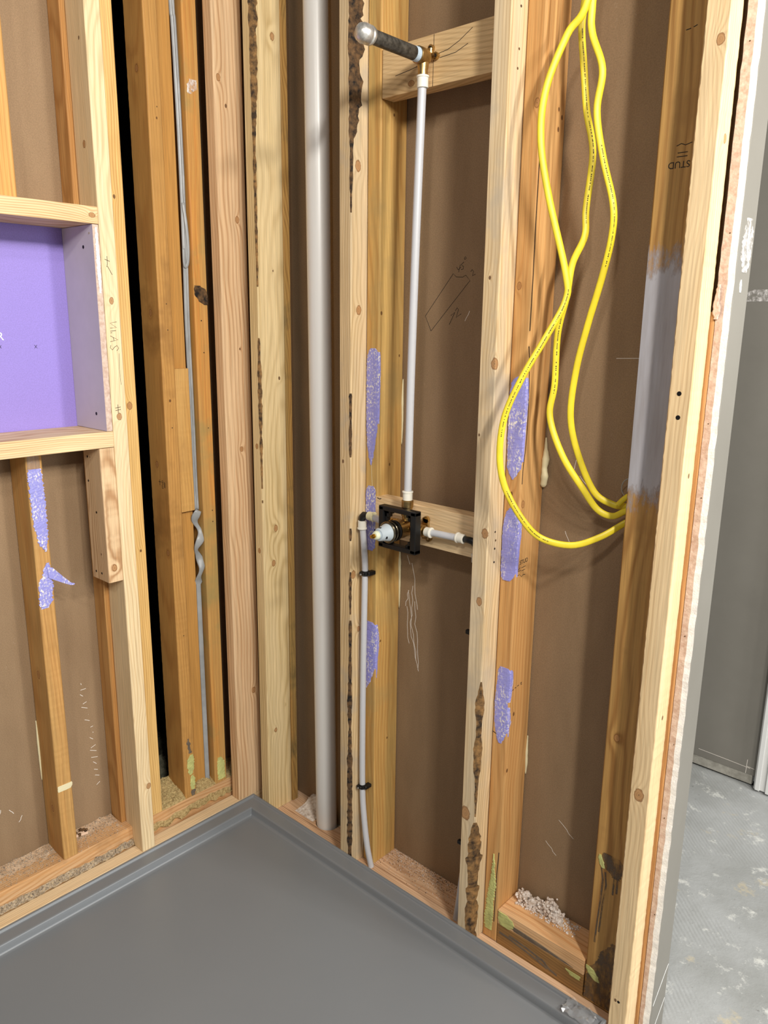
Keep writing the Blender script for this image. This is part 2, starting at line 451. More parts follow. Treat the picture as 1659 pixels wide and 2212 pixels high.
def patch(name, axis, plane, thick, rows, mat, parent, jag=0.9, label=None, step=3):
    """thin torn patch on a face. axis 'y': lies on the plane y=plane facing -y, rows = [(z, x left, x right)];
    axis 'x': on the plane x=plane facing +x, rows = [(z, y left, y right)]"""
    R = random.Random(len(rows) * 31 + int(abs(rows[0][0])))
    rows = sorted(tuple(q) + (0,) * (4 - len(q)) for q in rows); bm = bmesh.new(); L = []; edge = max(q[2] for q in rows)
    z = rows[0][0]; seq = []
    while z < rows[-1][0]:
        for p, q in zip(rows, rows[1:]):
            if p[0] <= z <= q[0]:
                t = (z - p[0]) / max(1e-6, q[0] - p[0]); t = t * t * (3 - 2 * t); seq.append((z, p[1] + (q[1] - p[1]) * t, p[2] + (q[2] - p[2]) * t, p[3] + (q[3] - p[3]) * t)); break
        z += step
    seq.append(rows[-1])
    s = -1 if axis == 'y' else 1
    for i, (z, a, b, wr_) in enumerate(seq):
        if b - a > 5: a += R.uniform(-jag, jag); b += R.uniform(-jag, jag)
        if b - a < .6: b = a + .6
        m = 5; row = []
        for f in (0, 1):
            for k in range(m + 1):
                c = a + (b - a) * k / m
                h = plane + s * (thick * (0.55 if k in (0, m) else 1.0) * R.uniform(.8, 1.15) if f else -0.3)
                row.append(bm.verts.new((c, h, z) if axis == 'y' else (h, c, z)))
        if wr_ > 0.2:       # the paper runs on round the board's edge
            w2 = wr_ + R.uniform(-jag, jag) * .6
            row += [bm.verts.new((edge + .9, plane + 3.2, z)), bm.verts.new((edge + 1.2, plane + 3.2 + max(.4, w2), z))]
        L.append(row)
    for A, B in zip(L, L[1:]):
        if len(A) == 14 and len(B) == 14:
            bm.faces.new((A[11], A[12], B[12], B[11])); bm.faces.new((A[12], A[13], B[13], B[12]))
        for f in (0, 1):
            for k in range(5):
                o = f * 6 + k
                bm.faces.new((A[o], A[o + 1], B[o + 1], B[o]))
        bm.faces.new((A[0], A[6], B[6], B[0])); bm.faces.new((A[5], A[11], B[11], B[5]))
    for A in (L[0], L[-1]):
        for k in range(5): bm.faces.new((A[k], A[k + 1], A[k + 7], A[k + 6]))
    return mesh_obj(name, bm, mat, parent, label=label)

def bead(name, mat, parent, pts, radii, label=None):
    bm = bmesh.new(); sm = smooth_path(pts, 6); rr = []
    for i in range(len(sm)):
        t = i / 6; k = min(int(t), len(radii) - 2); rr.append((radii[k] + (radii[k + 1] - radii[k]) * (t - k)) * (1 + .22 * noise.noise(sm[i] * .09)))
    tube(bm, sm, rr, 12)
    return mesh_obj(name, bm, mat, parent, smooth=True, label=label)
def face_pt(axis, plane, c, z, out=0.0):
    return (c, plane - out, z) if axis == 'y' else (plane + out, c, z)
def strokes(name, axis, plane, lines, mat, parent, r=0.7, label=None):
    """pen / pencil / scratch lines lying on a face; lines = [[(c, z), ...], ...]; lettering is one part, any other mark a part each"""
    one = 'lettering' in name; bm = bmesh.new()
    for ln in lines:
        if len(ln) < 2: continue
        pts = [face_pt(axis, plane, c, z, 0.15) for c, z in ln]
        tube(bm, pts, r, 5, True, ell=0.25, up=(0, -1, 0) if axis == 'y' else (1, 0, 0))
        if not one:
            mesh_obj(name, bm, mat, parent, label=label); bm = bmesh.new()
    if one: return mesh_obj(name, bm, mat, parent, label=label)
    bm.free()
def dots(name, axis, plane, pts, mat, parent, r=2.0, label=None):
    for c, z in pts:
        bm = bmesh.new()
        p = Vector(face_pt(axis, plane, c, z, 0.3)); nrm = Vector((0, -1, 0)) if axis == 'y' else Vector((1, 0, 0))
        tube(bm, [p - nrm * 0.6, p + nrm * 0.1], r, 10, True)
        mesh_obj(name, bm, mat, parent, label=label)
FONT = {}
def text_on(name, axis, plane, c, z, size, txt, mat, parent, roll=0.0, label=None):
    """printed lettering as thin raised ink on a face"""
    cu = bpy.data.curves.new(name, 'FONT'); cu.body = txt; cu.size = size * K; cu.extrude = 0.0002; cu.align_x = 'CENTER'; cu.align_y = 'CENTER'
    t = bpy.data.objects.new(name, cu); C.objects.link(t)
    dg = bpy.context.evaluated_depsgraph_get(); me = bpy.data.meshes.new_from_object(t.evaluated_get(dg))
    bpy.data.objects.remove(t, do_unlink=True)
    base = Matrix(((1, 0, 0), (0, 0, -1), (0, 1, 0))).to_4x4() if axis == 'y' else Matrix(((0, 0, 1), (1, 0, 0), (0, 1, 0))).to_4x4()
    rl = Matrix.Rotation(roll, 4, 'Z')
    me.transform(Matrix.Translation(Vector(face_pt(axis, plane, c, z, 0.1)) * K) @ base @ rl)
    me.materials.clear(); me.materials.append(mat)
    o = bpy.data.objects.new(name, me); C.objects.link(o); o.parent = parent
    if label: o['label'] = label
    return o

TOP = 2420
FLOOR = -72
# ------------------------------------------------------------------ structure
o = box('floor', (-1500, -3600, FLOOR - 60), (5200, 2400, FLOOR), m_conc, bev=0); struct(o)
# plasterboard behind the valve wall
wall_r = box('wall_right', (-151, 139, FLOOR + 2), (1222, 151, TOP), m_brown, bev=0); struct(wall_r)
# plasterboard behind the niche wall, in three sheets: over the niche, under it, and beside the corner
wall_l = box('wall_left', (-151, -1000, 1657), (-139, -291, TOP), m_brown, bev=0); struct(wall_l)
wall_l2 = box('wall_left_lower', (-151, -1000, 40), (-139, -291, 1115), m_brown, bev=0); wall_l2.parent = wall_l
wall_l3 = box('wall_left_corner', (-151, -172, 30), (-139, 139, TOP), m_brown, bev=0); wall_l3.parent = wall_l
# added box behind the open bay: shuts out ambient light, near-black for shade
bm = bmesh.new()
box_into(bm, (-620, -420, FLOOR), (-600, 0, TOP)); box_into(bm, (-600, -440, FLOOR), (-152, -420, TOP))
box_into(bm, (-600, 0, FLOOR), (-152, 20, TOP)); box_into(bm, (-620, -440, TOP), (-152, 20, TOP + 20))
ch = mesh_obj('wall_light_blocker', bm, m_painted_shade); struct(ch)
# far room beyond the end of the valve wall
fw = box('wall_far', (-1500, 1223, FLOOR + 42), (4200, 1240, 2700), m_paint, bev=0); struct(fw)
bm = bmesh.new(); box_into(bm, (-1500, 1225, FLOOR + 8), (1080, 1240, FLOOR + 42))
tr = mesh_obj('trim_1', bm, plain('raw_board_edge', (176, 172, 162), 0.8, vscale=60, bumpv=0.6, col2=(150, 146, 136))); struct(tr)
bm = bmesh.new(); box_into(bm, (-1500, 1236, FLOOR), (4200, 1250, FLOOR + 8)); struct(mesh_obj('gap_shade_strip', bm, m_painted_shade))  # dark strip painting the shade in the gap below the board
# white door casing against the far wall, moulded face
bm = bmesh.new(); box_into(bm, (1092, 1206, FLOOR + 8), (1160, 1223, 2200), 2, 2); box_into(bm, (1097, 1200, FLOOR + 8), (1112, 1206, 2200), 1.5, 2); box_into(bm, (1130, 1198, FLOOR + 8), (1158, 1206, 2200), 1.5, 2)
cs = mesh_obj('trim_3', bm, m_trim); struct(cs)
strokes('scratch', 'y', 1223, [[(900, -4), (1000, -6), (1070, -8)], [(1058, -30), (1059, 20)], [(1058, -4), (1084, -6)]], m_white, fw, 1.0)
patch('spackle_spot', 'y', 1223, 1.2, [(1488, 880, 960), (1500, 860, 1080), (1512, 870, 1100), (1522, 900, 1000)], m_smudge, fw, 5)

# ------------------------------------------------------------------ valve wall: bottom plates
bm = bmesh.new(); box_into(bm, (0, 3, FLOOR), (1216, 49, -34), 1.5, 2)
tag(mesh_obj('bottom_plate', bm, m_plate_old), 'narrow pinkish wooden plate on the floor tight behind the shower base, right wall', 'lumber')
# plate with the half-round notch the drain pipe drops through
out = [(40, 51), (865, 51), (865, 138), (274, 138)]
arc = []
for k in range(13):
    a = 2 * math.pi - math.pi * k / 12
    arc.append((238 + 36 * math.cos(a), 86 + 33 * math.sin(a)))
out += arc + [(202, 138), (40, 138)]
bm = bmesh.new()
lo_ = [bm.verts.new((x, y, FLOOR)) for x, y in out]; hi_ = [bm.verts.new((x, y, -34)) for x, y in out]
bm.faces.new(lo_); bm.faces.new(hi_)
for i in range(len(out)):
    j = (i + 1) % len(out); bm.faces.new((lo_[i], lo_[j], hi_[j], hi_[i]))
tag(mesh_obj('bottom_plate', bm, m_plate_old), 'wide pinkish bottom plate under the valve, notched for the drain pipe', 'lumber')
o = box('bottom_plate', (866, 50.5, FLOOR), (1226, 138.5, -34), m_plate_front); tag(o, 'lowest wooden plate hidden under the stained blocking of the cable bay', 'lumber')
pl_mid = box('bottom_plate', (866, 50, -33.5), (1093, 138.5, 20), m_plate_front); tag(pl_mid, 'brown stained wooden plate with grey glue smears at the foot of the cable bay', 'lumber')
patch('dried_glue', 'y', 50, 1.6, [(2, 1060, 1085), (12, 1050, 1086)], m_glue, pl_mid, 2, step=3, label='yellow-green dried glue')
strokes('glue_smear', 'y', 50, [[(872, -2), (900, -3), (935, -8), (975, -14), (1005, -20)], [(900, 4), (950, 0), (1000, -8)], [(975, -10), (990, -5), (1010, -18), (1030, -22)]], m_greyglue, pl_mid, 3.2, label='grey glue smear')
pl_top = box('bottom_plate', (866, 50, 20.5), (1093, 138.5, 58), m_plate_top); tag(pl_top, 'peach coloured wooden plate on top of the stained one, white fluff resting on it', 'lumber')
patch('dried_glue', 'y', 50, 1.8, [(21, 872, 900), (34, 868, 912), (46, 868, 908), (55, 868, 892)], m_glue, pl_top, 2, step=3, label='large yellow-green glue blob')
patch('glue_smear', 'y', 50, 1.4, [(24, 914, 1070), (31, 906, 1010), (36, 905, 930)], m_greyglue, pl_top, 3, step=3, label='grey glue smear')

# ------------------------------------------------------------------ valve wall: studs
G = 'framing studs'
w1 = wood('wood_corner_stud', (222, 196, 146), (190, 160, 108), (232, 208, 162), knots=(((80, 63, 2087), 9), ((80, 67, 1264), 6), ((80, 45, 850), 9), ((80, 35, 750), 9), ((80, 30, 232), 8), ((61, 0, 1084), 7), ((60, 0, 790), 7), ((80, 52, 1540), 4), ((80, 70, 300), 3)), pith=(-20, 95), ring=6)
s1 = stud('framing_stud', 40, 76, 0, 89, -33, TOP, [w1, m_bark2], lean=(7, 0),
          wane=[(-33, 2, 2), (380, 2, 2), (900, 2, 2), (1180, 7, 6), (1230, 9, 8), (1420, 2, 2), (1620, 5, 5), (1850, 6, 5), (1960, 9, 14), (2200, 11, 17), (2420, 9, 9)], label=None)
tag(s1, 'pale knotty corner stud with bark on its upper edge, left of the drain pipe', 'stud', G)
w_old1 = wood('wood_old_corner', (190, 146, 82), (150, 108, 56), (158, 138, 88), stain=(104, 92, 62), ring=4)
o = stud('framing_stud', 44, 79, 90, 112, -33, TOP, [w_old1], lean=(3, 0)); tag(o, 'thin olive-stained old stud peeking out between the corner stud and the brown board', 'stud', G)

wg2 = wood('wood_valve_left_new', (218, 190, 146), (188, 156, 110), (206, 188, 158), knots=(((418, 22, 1750), 11), ((418, 26, 1440), 10), ((418, 10, 800), 10), ((418, 30, 650), 7), ((392, 0, 1085), 6)), pith=(330, 100), ring=6, stain=(176, 164, 146))
g2n = stud('framing_stud', 380, 418, 0, 89, -33, TOP, [wg2, m_bark], ease=2.0,
           wane=[(-33, 9, 7), (150, 11, 9), (300, 9, 7), (380, 6, 5), (420, 10, 6), (520, 8, 6), (600, 4, 4), (660, 9, 8), (690, 2, 2), (760, 6, 5), (780, 5, 4), (815, 2, 2), (880, 2, 2), (900, 5, 5), (930, 2, 2), (1090, 2, 2), (1120, 6, 4), (1180, 5, 4), (1240, 6, 4), (1260, 2, 2), (1640, 2, 2), (1700, 5, 4), (1760, 4, 6), (1800, 6, 8), (1830, 8, 20), (1860, 7, 24), (1880, 8, 36), (1960, 9, 30), (2050, 9, 38), (2250, 8, 34), (2420, 8, 30)])
tag(g2n, 'pale new stud with black bark along its edge, left of the shower valve', 'stud', G)
wg2o = wood('wood_valve_left_old', (202, 158, 92), (176, 124, 62), (200, 170, 106), knots=(((461, 58, 1434), 6), ((461, 123, 1336), 5), ((461, 93, 1860), 5), ((461, 93, 1075), 5), ((461, 67, 618), 5), ((461, 98, 330), 5)), pith=(520, 150), ring=9, contrast=0.55, stain=(176, 146, 92))
g2o = stud('framing_stud', 419, 460, 50, 138.5, -33, TOP, [wg2o], ease=3.5)
tag(g2o, 'old orange stud with lilac paper patches, just left of the shower valve', 'stud', G)
patch('paper_residue', 'y', 50, 1.6, [(1076, 437, 440), (1100, 430, 446), (1130, 425, 452), (1165, 423, 458), (1200, 422, 460, 1), (1300, 422, 460, 3), (1335, 424, 459, 2), (1350, 430, 455), (1354, 436, 450)], m_residue, g2o, label='long lilac patch of torn paper')
patch('paper_residue', 'y', 50, 1.6, [(860, 428, 446), (870, 424, 454), (900, 422, 456), (1000, 422, 455), (1016, 424, 454), (1024, 430, 448)], m_residue, g2o, label='lilac patch half hidden behind the valve elbow')
patch('paper_residue', 'y', 50, 1.6, [(484, 424, 430), (510, 424, 444), (560, 424, 459, 3), (610, 424, 460, 8), (640, 424, 460, 7), (660, 424, 459, 3), (670, 428, 450)], m_residue, g2o, label='lilac patch behind the riser')
strokes('glue_thread', 'y', 50, [[(440, 1076), (441, 1050), (443, 1024)]], m_foam, g2o, 0.8)
bead('foam_bead', m_foam, g2o, [(461, 137, 1280), (461, 136, 1230), (462, 136, 1180), (461, 136, 1120)], [1, 3, 2.4, 1], 'thin cream foam bead')
bead('foam_bead', m_foam, g2o, [(461, 137, 860), (462, 135, 810), (462, 136, 760), (461, 137, 690)], [1, 4, 3, 1], 'cream foam bead below the valve')

wg3 = wood('wood_valve_right_new', (224, 196, 152), (194, 162, 118), (216, 200, 172), knots=(((821, 0, 1335), 11), ((815, 0, 985), 10), ((808, 0, 832), 9), ((795, 0, 310), 16), ((790, 0, 1190), 4), ((800, 0, 1500), 5)), pith=(740, 110), ring=6, stain=(190, 174, 150))
g3n = stud('framing_stud', 784, 823, 0, 89, -33, TOP, [wg3, m_bark2], ease=2.0,
           wane=[(-33, 15, 26), (60, 17, 28), (200, 17, 28), (275, 10, 16), (300, 2, 2), (330, 3, 3), (420, 9, 10), (520, 12, 14), (600, 12, 14), (650, 2, 2), (800, 2, 2), (1000, 2, 2), (1400, 2, 2), (2420, 2, 2)])
tag(g3n, 'pale new stud right of the shower valve with rough bark near its foot', 'stud', G)
dots('nail_hole', 'x', 823, [(26, 985), (29, 966), (27, 948), (27, 918), (30, 1905), (28, 1872), (30, 1975)], m_bark, g3n, 2.4)
wg3o = wood('wood_valve_right_old', (202, 152, 94), (180, 124, 68), (208, 164, 106), knots=(((855, 50, 1813), 8), ((836, 50, 1486), 7), ((843, 50, 1067), 6), ((865, 114, 1777), 6), ((865, 112, 1812), 5), ((865, 62, 1046), 8), ((865, 57, 424), 6), ((865, 72, 560), 6), ((865, 60, 1340), 8), ((865, 125, 1800), 6)), pith=(800, 170), ring=8, contrast=0.6)
g3o = stud('framing_stud', 824, 865, 50, 138.5, -33, TOP, [wg3o], ease=3.5)
tag(g3o, 'old orange stud with a long crack and lilac patches, behind the yellow cable loop', 'stud', G)
strokes('crack', 'x', 865, [[(54, 1090), (55, 1130), (60, 1160), (63, 1210), (62, 1250), (60, 1300), (56, 1345), (52, 1370)], [(52, 1400), (53, 1500), (52.5, 1600), (53, 1750), (52, 1800)]], m_pencil, g3o, 1.3, label='long dark crack')
strokes('crack', 'y', 50, [[(826, 512), (838, 508), (846, 506)], [(856, 18), (857, 150), (860, 210)]], m_pencil, g3o, 1.0, label='dark split')
patch('paper_residue', 'y', 50, 1.6, [(1098, 842, 846), (1112, 834, 856), (1125, 829, 864), (1200, 827, 864, 3), (1230, 827, 865, 5), (1270, 827, 864, 6), (1295, 830, 864, 4), (1306, 836, 864, 2), (1311, 848, 862)], m_residue, g3o, label='lilac patch crossed by the yellow cable')
patch('paper_residue', 'y', 50, 1.6, [(876, 832, 850), (884, 828, 858), (900, 826, 863, 2), (950, 826, 864, 4), (985, 826, 865, 8), (1005, 828, 864, 7), (1025, 833, 864, 4), (1036, 840, 860), (1038, 846, 854)], m_residue, g3o, label='lilac patch above the printed stamp')
patch('paper_residue', 'y', 50, 1.6, [(490, 842, 850), (505, 836, 858), (530, 831, 863, 2), (545, 829, 865, 8), (552, 829, 864, 5), (590, 828, 862), (620, 830, 864, 5), (645, 832, 865, 8), (665, 833, 864, 6), (675, 838, 860)], m_residue, g3o, label='lowest lilac patch')
patch('dried_glue', 'y', 50, 2.0, [(-10, 830, 850), (10, 828, 852), (60, 832, 852), (120, 838, 856), (150, 842, 852), (200, 845, 848)], m_glue, g3o, 2, label='yellow-green dried glue')
bead('foam_bead', m_foam, g3o, [(868, 134, 1180), (869, 134, 1155), (872, 131, 1135), (870, 131, 1115), (872, 130, 1098), (870, 131, 1080), (869, 131, 1074)], [1.5, 4, 8, 6, 8, 8, 3], 'lumpy cream foam drip')
bead('foam_bead', m_foam, g3o, [(866, 137, 480), (866, 136, 440), (867, 136, 410), (866, 137, 380)], [1, 3, 3.4, 1], 'thin cream foam bead')
text_on('stamp_lettering', 'x', 865, 78, 918, 13, 'STUD', m_print, g3o, 0.05, 'black printed grade stamp reading STUD')
strokes('stamp_lettering', 'x', 865, [[(70, 905), (86, 906)], [(71, 898), (85, 899)], [(60, 914), (60, 903), (53, 899), (67, 900)], [(55, 906), (60, 903), (65, 907)], [(55, 890), (64, 891)], [(68, 889), (72, 884), (78, 888), (86, 887)]], m_print, g3o, 0.7, label='maple leaf mark and small print')
strokes('stamp_lettering', 'y', 50, [[(850, 624), (862, 626), (863, 617), (850, 615), (850, 624)]], m_print, g3o, 0.7, label='printed box')
strokes('stamp_lettering', 'x', 865, [[(60, 622), (66, 622)], [(70, 624), (76, 624)], [(80, 625), (86, 626)], [(92, 628), (98, 629), (94, 624), (99, 624)]], m_print, g3o, 1.0, label='faded printed letters')

we = wood('wood_end_new', (226, 196, 150), (202, 168, 124), (230, 204, 162), knots=(((1196, 0, 540), 12), ((1205, 0, 1835), 8), ((1216, 30, 1700), 7), ((1216, 28, 1160), 6), ((1216, 25, 700), 6), ((1190, 0, 60), 5)), pith=(1120, 150), ring=5)
en = stud('framing_stud', 1178, 1216, 0, 49.5, FLOOR + 38.5, TOP, [we, m_bark2], rag=0.7, ease=2)
tag(en, 'pale new stud closing the right end of the framing, two black screws in its face', 'stud', G)
dots('screw', 'y', 0, [(1196, 1302), (1198, 1262)], m_screw, en, 4, label='black screw head')
dots('screw', 'y', 0, [(1197, 60)], m_screw, en, 3, label='black screw head')
weo = wood('wood_end_old', (190, 146, 84), (146, 100, 50), (172, 134, 80), knots=(((1120, 50, 610), 8), ((1150, 50, 1200), 6)), pith=(1100, 160), ring=9, contrast=0.8, stain=(156, 116, 66))
eo = stud('framing_stud', 1096, 1185, 50, 88, -33, TOP, [weo], ease=3)
tag(eo, 'wide dark-stained old stud laid flat, brushed with white primer, next to the end stud', 'stud', G)
patch('primer_smear', 'y', 50, 0.5, [(1010, 1097, 1184), (1640, 1097, 1184)], m_brush, eo, 0, label='brushed white primer smear', step=40)
text_on('stamp_lettering', 'y', 50, 1137, 1674, 15, 'STUD', m_print, eo, math.pi, 'upside-down printed STUD stamp')
strokes('stamp_lettering', 'y', 50, [[(1132, 1686), (1150, 1686)], [(1133, 1692), (1150, 1692)], [(1130, 1703), (1138, 1706), (1145, 1703), (1156, 1706)], [(1158, 1690), (1163, 1690)]], m_print, eo, 0.7, label='small printed marks')
strokes('stamp_lettering', 'y', 50, [[(1128, 1876), (1136, 1877)], [(1140, 1878), (1146, 1880)]], m_print, eo, 0.7, label='faint printed letters')
patch('dried_glue', 'y', 50, 2.0, [(308, 1112, 1120), (318, 1106, 1118), (330, 1104, 1113), (336, 1105, 1110)], m_glue, eo, 1, step=3, label='pale yellow glue spot')
patch('glue_smear', 'y', 50, 1.5, [(296, 1138, 1154), (315, 1118, 1160), (332, 1110, 1162), (344, 1114, 1150)], m_stain, eo, 2, step=2, label='grey glue smear')
patch('water_stain', 'y', 50, 0.5, [(-30, 1098, 1176), (40, 1100, 1178), (90, 1124, 1178), (140, 1150, 1168)], m_stain, eo, 3, label='dark damp stain')
strokes('glue_smear', 'y', 50, [[(1112, 308), (1118, 280), (1117, 230), (1114, 180), (1112, 120)], [(1122, 300), (1126, 270), (1122, 220), (1119, 150)], [(1150, 300), (1150, 262)], [(1143, 300), (1142, 255)]], m_stain, eo, 2.2, label='glue run')
patch('dried_glue', 'y', 50, 2.0, [(26, 1116, 1130), (36, 1104, 1128), (48, 1098, 1118), (54, 1098, 1108)], m_glue, eo, 1.2, step=3, label='pale yellow glue spot')
eo2 = stud('framing_stud', 1186.5, 1222.5, 50.5, 138.5, -33, 1436, [wood('wood_end_edge', (196, 144, 90), (172, 120, 68), (200, 152, 98), ring=8)], ease=2)
tag(eo2, 'thin strip of orange stud between the end stud and the cut plasterboard', 'stud', G)

# plasterboard on the outer end of the wall: gypsum core, white compound edge, painted face
bm = bmesh.new(); R = random.Random(4); n = 190; rows = []
for i in range(n):
    z = FLOOR + 2 + (TOP - FLOOR - 2) * i / (n - 1)
    j1 = R.uniform(-1.0, 1.0)
    sh_ = -4.0 * max(0, (500 - z) / 560); j2 = 1.4 * noise.noise(Vector((z * .02, 3, 1))); j3 = R.uniform(-.6, .6)
    xl = 1223.5 if z < 1440 else 1221 + j3
    yb = 52 + j1 * .5
    rows.append([bm.verts.new(p) for p in ((xl, yb, z), (1236 + j2 + j1 * .3 + sh_, yb - .8 + j3, z), (1247.5 + j2 * .6 + j1 * .4 + sh_ * .5, yb - 1.2 + j3, z), (1248, yb + 3.0, z), (1248, 119, z), (1247, 122, z), (xl, 122, z))])
mi = [0, 1, 2, 2, 2, 2, 0]
for A, B in zip(rows, rows[1:]):
    for k in range(7):
        f = bm.faces.new((A[k], A[(k + 1) % 7], B[(k + 1) % 7], B[k])); f.material_index = mi[k]
bm.faces.new(rows[0]); bm.faces.new(rows[-1])
wend = mesh_obj('wall_end', bm, [m_gyp, m_mud, m_paint]); struct(wend)
dots('screw_hole', 'y', 51.5, [(1230, 1840), (1232, 1560), (1231, 1250), (1233, 1120), (1231, 860), (1233, 640), (1230, 480), (1232, 260)], m_bark, wend, 1.2)
patch('spackle_spot', 'x', 1248, 1.0, [(1500, 80, 104), (1530, 66, 112), (1560, 68, 114), (1585, 78, 100)], m_smudge, wend, 4, label='white spackle smear')
patch('spackle_spot', 'x', 1248, 1.0, [(1468, 78, 84), (1480, 76, 86), (1488, 79, 82)], m_mud, wend, 1, step=3)
strokes('torn_paper', 'x', 1248, [[(54, 45), (80, 70), (100, 90), (118, 106)], [(56, -40), (90, -8), (118, 20)]], m_mud, wend, 1.6, label='torn white paper edge')
patch('torn_paper', 'y', 49.6, 2.2, [(1424, 1222, 1228), (1436, 1219, 1232), (1450, 1219, 1228), (1480, 1222, 1227)], m_gyp, wend, 1, step=4, label='curled scrap of board paper')
# painted return on the far side of the wall
wb = box('wall_back', (-151, 151.2, FLOOR + 2), (1206, 164, TOP), m_paint, bev=0); struct(wb)

# blocks between the studs
tb = empty('wood_block', (606, 50, 1882))
def rel(o, e):           # keep world placement while becoming a child of e
    o.parent = e; o.location = -e.location; return o
bm = bmesh.new(); box_into(bm, (462.5, 50, 1884), (783, 88, 1981), 1.6, 2)
wtb = wood('wood_arm_block', (216, 180, 130), (170, 130, 80), (222, 190, 142), axis=0, pith=(20, 1860), ring=9, tilt=(0.05, 0.12), knots=(((520, 50, 1975), 14), ((545, 50, 1900), 8)))
o = rel(mesh_obj('block_body', bm, wtb), tb)
o.name = 'board'
for ln_ in [[(612, 1942), (640, 1945), (668, 1955), (700, 1972)], [(620, 1934), (660, 1936), (690, 1946)], [(500, 1922), (540, 1926), (575, 1931)], [(604, 1980), (603, 1884)]]:
    bm = bmesh.new(); tube(bm, [face_pt('y', 50, c, z, 0.15) for c, z in ln_], 0.6, 5, True, ell=0.25, up=(0, -1, 0))
    rel(mesh_obj('crack', bm, m_pencil, tb, label='fine dark crack'), tb)
tag(tb, 'tan wooden block high between two studs, carrying the capped shower arm', 'lumber')
vb = empty('wood_block', (606, 50, 905))
wvb = wood('wood_valve_block', (232, 200, 154), (208, 170, 122), (238, 212, 170), axis=0, pith=(20, 860), ring=7, contrast=0.5, tilt=(0.05, 0.05))
bm = bmesh.new(); box_into(bm, (455, 49, 907), (783, 87, 1001), 1.6, 2)
rel(mesh_obj('board', bm, wvb), vb)
bm = bmesh.new(); tube(bm, [face_pt('y', 49, c, z, 0.15) for c, z in [(461, 998), (469, 996), (474, 998)]], 1.2, 5, True, ell=0.25, up=(0, -1, 0))
rel(mesh_obj('crack', bm, m_pencil, vb, label='small dark split'), vb)
tag(vb, 'pale wooden block between two studs right behind the shower valve', 'lumber')

# ------------------------------------------------------------------ drain pipe
dp = tube_obj('drain_pipe', [(237, 85, FLOOR), (236, 85, -20), (226, 85, 900), (213, 85, TOP)], 30, m_pvc, seg=64)
tag(dp, 'thick grey-white plastic drain pipe standing in the second stud bay', 'pipe')

# ------------------------------------------------------------------ shower arm with elbow, drop pipe
sa = empty('shower_pipe', (598, 30, 1936))
P0 = Vector((598, 22, 1934))
rel(lathe('nipple', P0, (0, -1, 0), [(6, 11), (12, 11.6), (20, 12.4), (24, 13.2), (160, 13.2)], m_galv), sa)
bm = bmesh.new()
for q in range(7):
    tube(bm, [P0 + Vector((0, -14 - q * 2.2, 0)), P0 + Vector((0, -15.8 - q * 2.2, 0))], 14.0 - 0.1 * q, 28)
rel(mesh_obj('thread_tape', bm, m_tape, label='pale blue thread tape'), sa)
rel(lathe('end_cap', P0, (0, -1, 0), [(150, 13.5), (151, 16.5), (156, 17.5), (159, 16), (161, 17.5), (172, 18), (180, 15.5), (186, 9), (188, 0)], m_cap, label='scuffed silver end cap'), sa)
rel(lathe('elbow', P0 + Vector((0, 14, 0)), (0, -1, 0), [(0, 8), (2, 14), (8, 16), (20, 16.5), (30, 16), (32, 13)], m_brass, label='brass drop-ear elbow'), sa)
eo_ = lathe('elbow_outlet', P0 + Vector((0, 2, 0)), (0, 0, -1), [(0, 12), (18, 11.5), (26, 10), (34, 10)], m_brass); rel(eo_, sa)
bm = bmesh.new()
for dx, dz in ((15, 2), (-15, 2), (2, 18)):
    tube(bm, [(598 + dx, 49.6, 1936 + dz), (598 + dx, 43, 1936 + dz)], 7, 20); tube(bm, [(598 + dx * .5, 46, 1936 + dz * .5), (598 + dx, 46, 1936 + dz)], 5.5, 12)
rel(mesh_obj('mounting_ear', bm, m_brass, smooth=False), sa)
bm = bmesh.new()
for dx, dz in ((15, 2), (-15, 2), (2, 18)): tube(bm, [(598 + dx, 43.2, 1936 + dz), (598 + dx, 41.5, 1936 + dz)], 3.6, 14)
rel(mesh_obj('screw', bm, m_screw), sa)
tag(sa, 'capped grey steel shower arm on a brass elbow sticking out from the upper block', 'pipe')

def ring_fit(origin, axis, r=13, ln=18, mat=m_pexring, parent=None):
    return lathe('crimp_ring', origin, axis, [(0, r - 1.5), (0.8, r), (ln - 5, r), (ln - 4, r + 1.3), (ln - 1, r + 1.3), (ln, r - 1)], mat, parent)
dt = empty('drop_tube', (595, 15, 1020))
rel(tube_obj('tube', smooth_path([(598, 24, 1898), (597, 24, 1880), (594, 18, 1600), (591, 14, 1300), (588.5, 14, 1060), (588, 14, 1024)], 6), 9.0, m_pex, seg=26), dt)
rel(ring_fit((598, 24, 1876), (0, 0, 1), 11.6, 24), dt)
rel(ring_fit((588, 14, 1018), (0, 0, 1), 11.4, 22), dt)
tag(dt, 'long translucent white tube from the shower arm straight down to the valve', 'pipe')

# ------------------------------------------------------------------ mixing valve
V = Vector((580, 0, 951))
va = empty('shower_valve', (580, 10, 951))
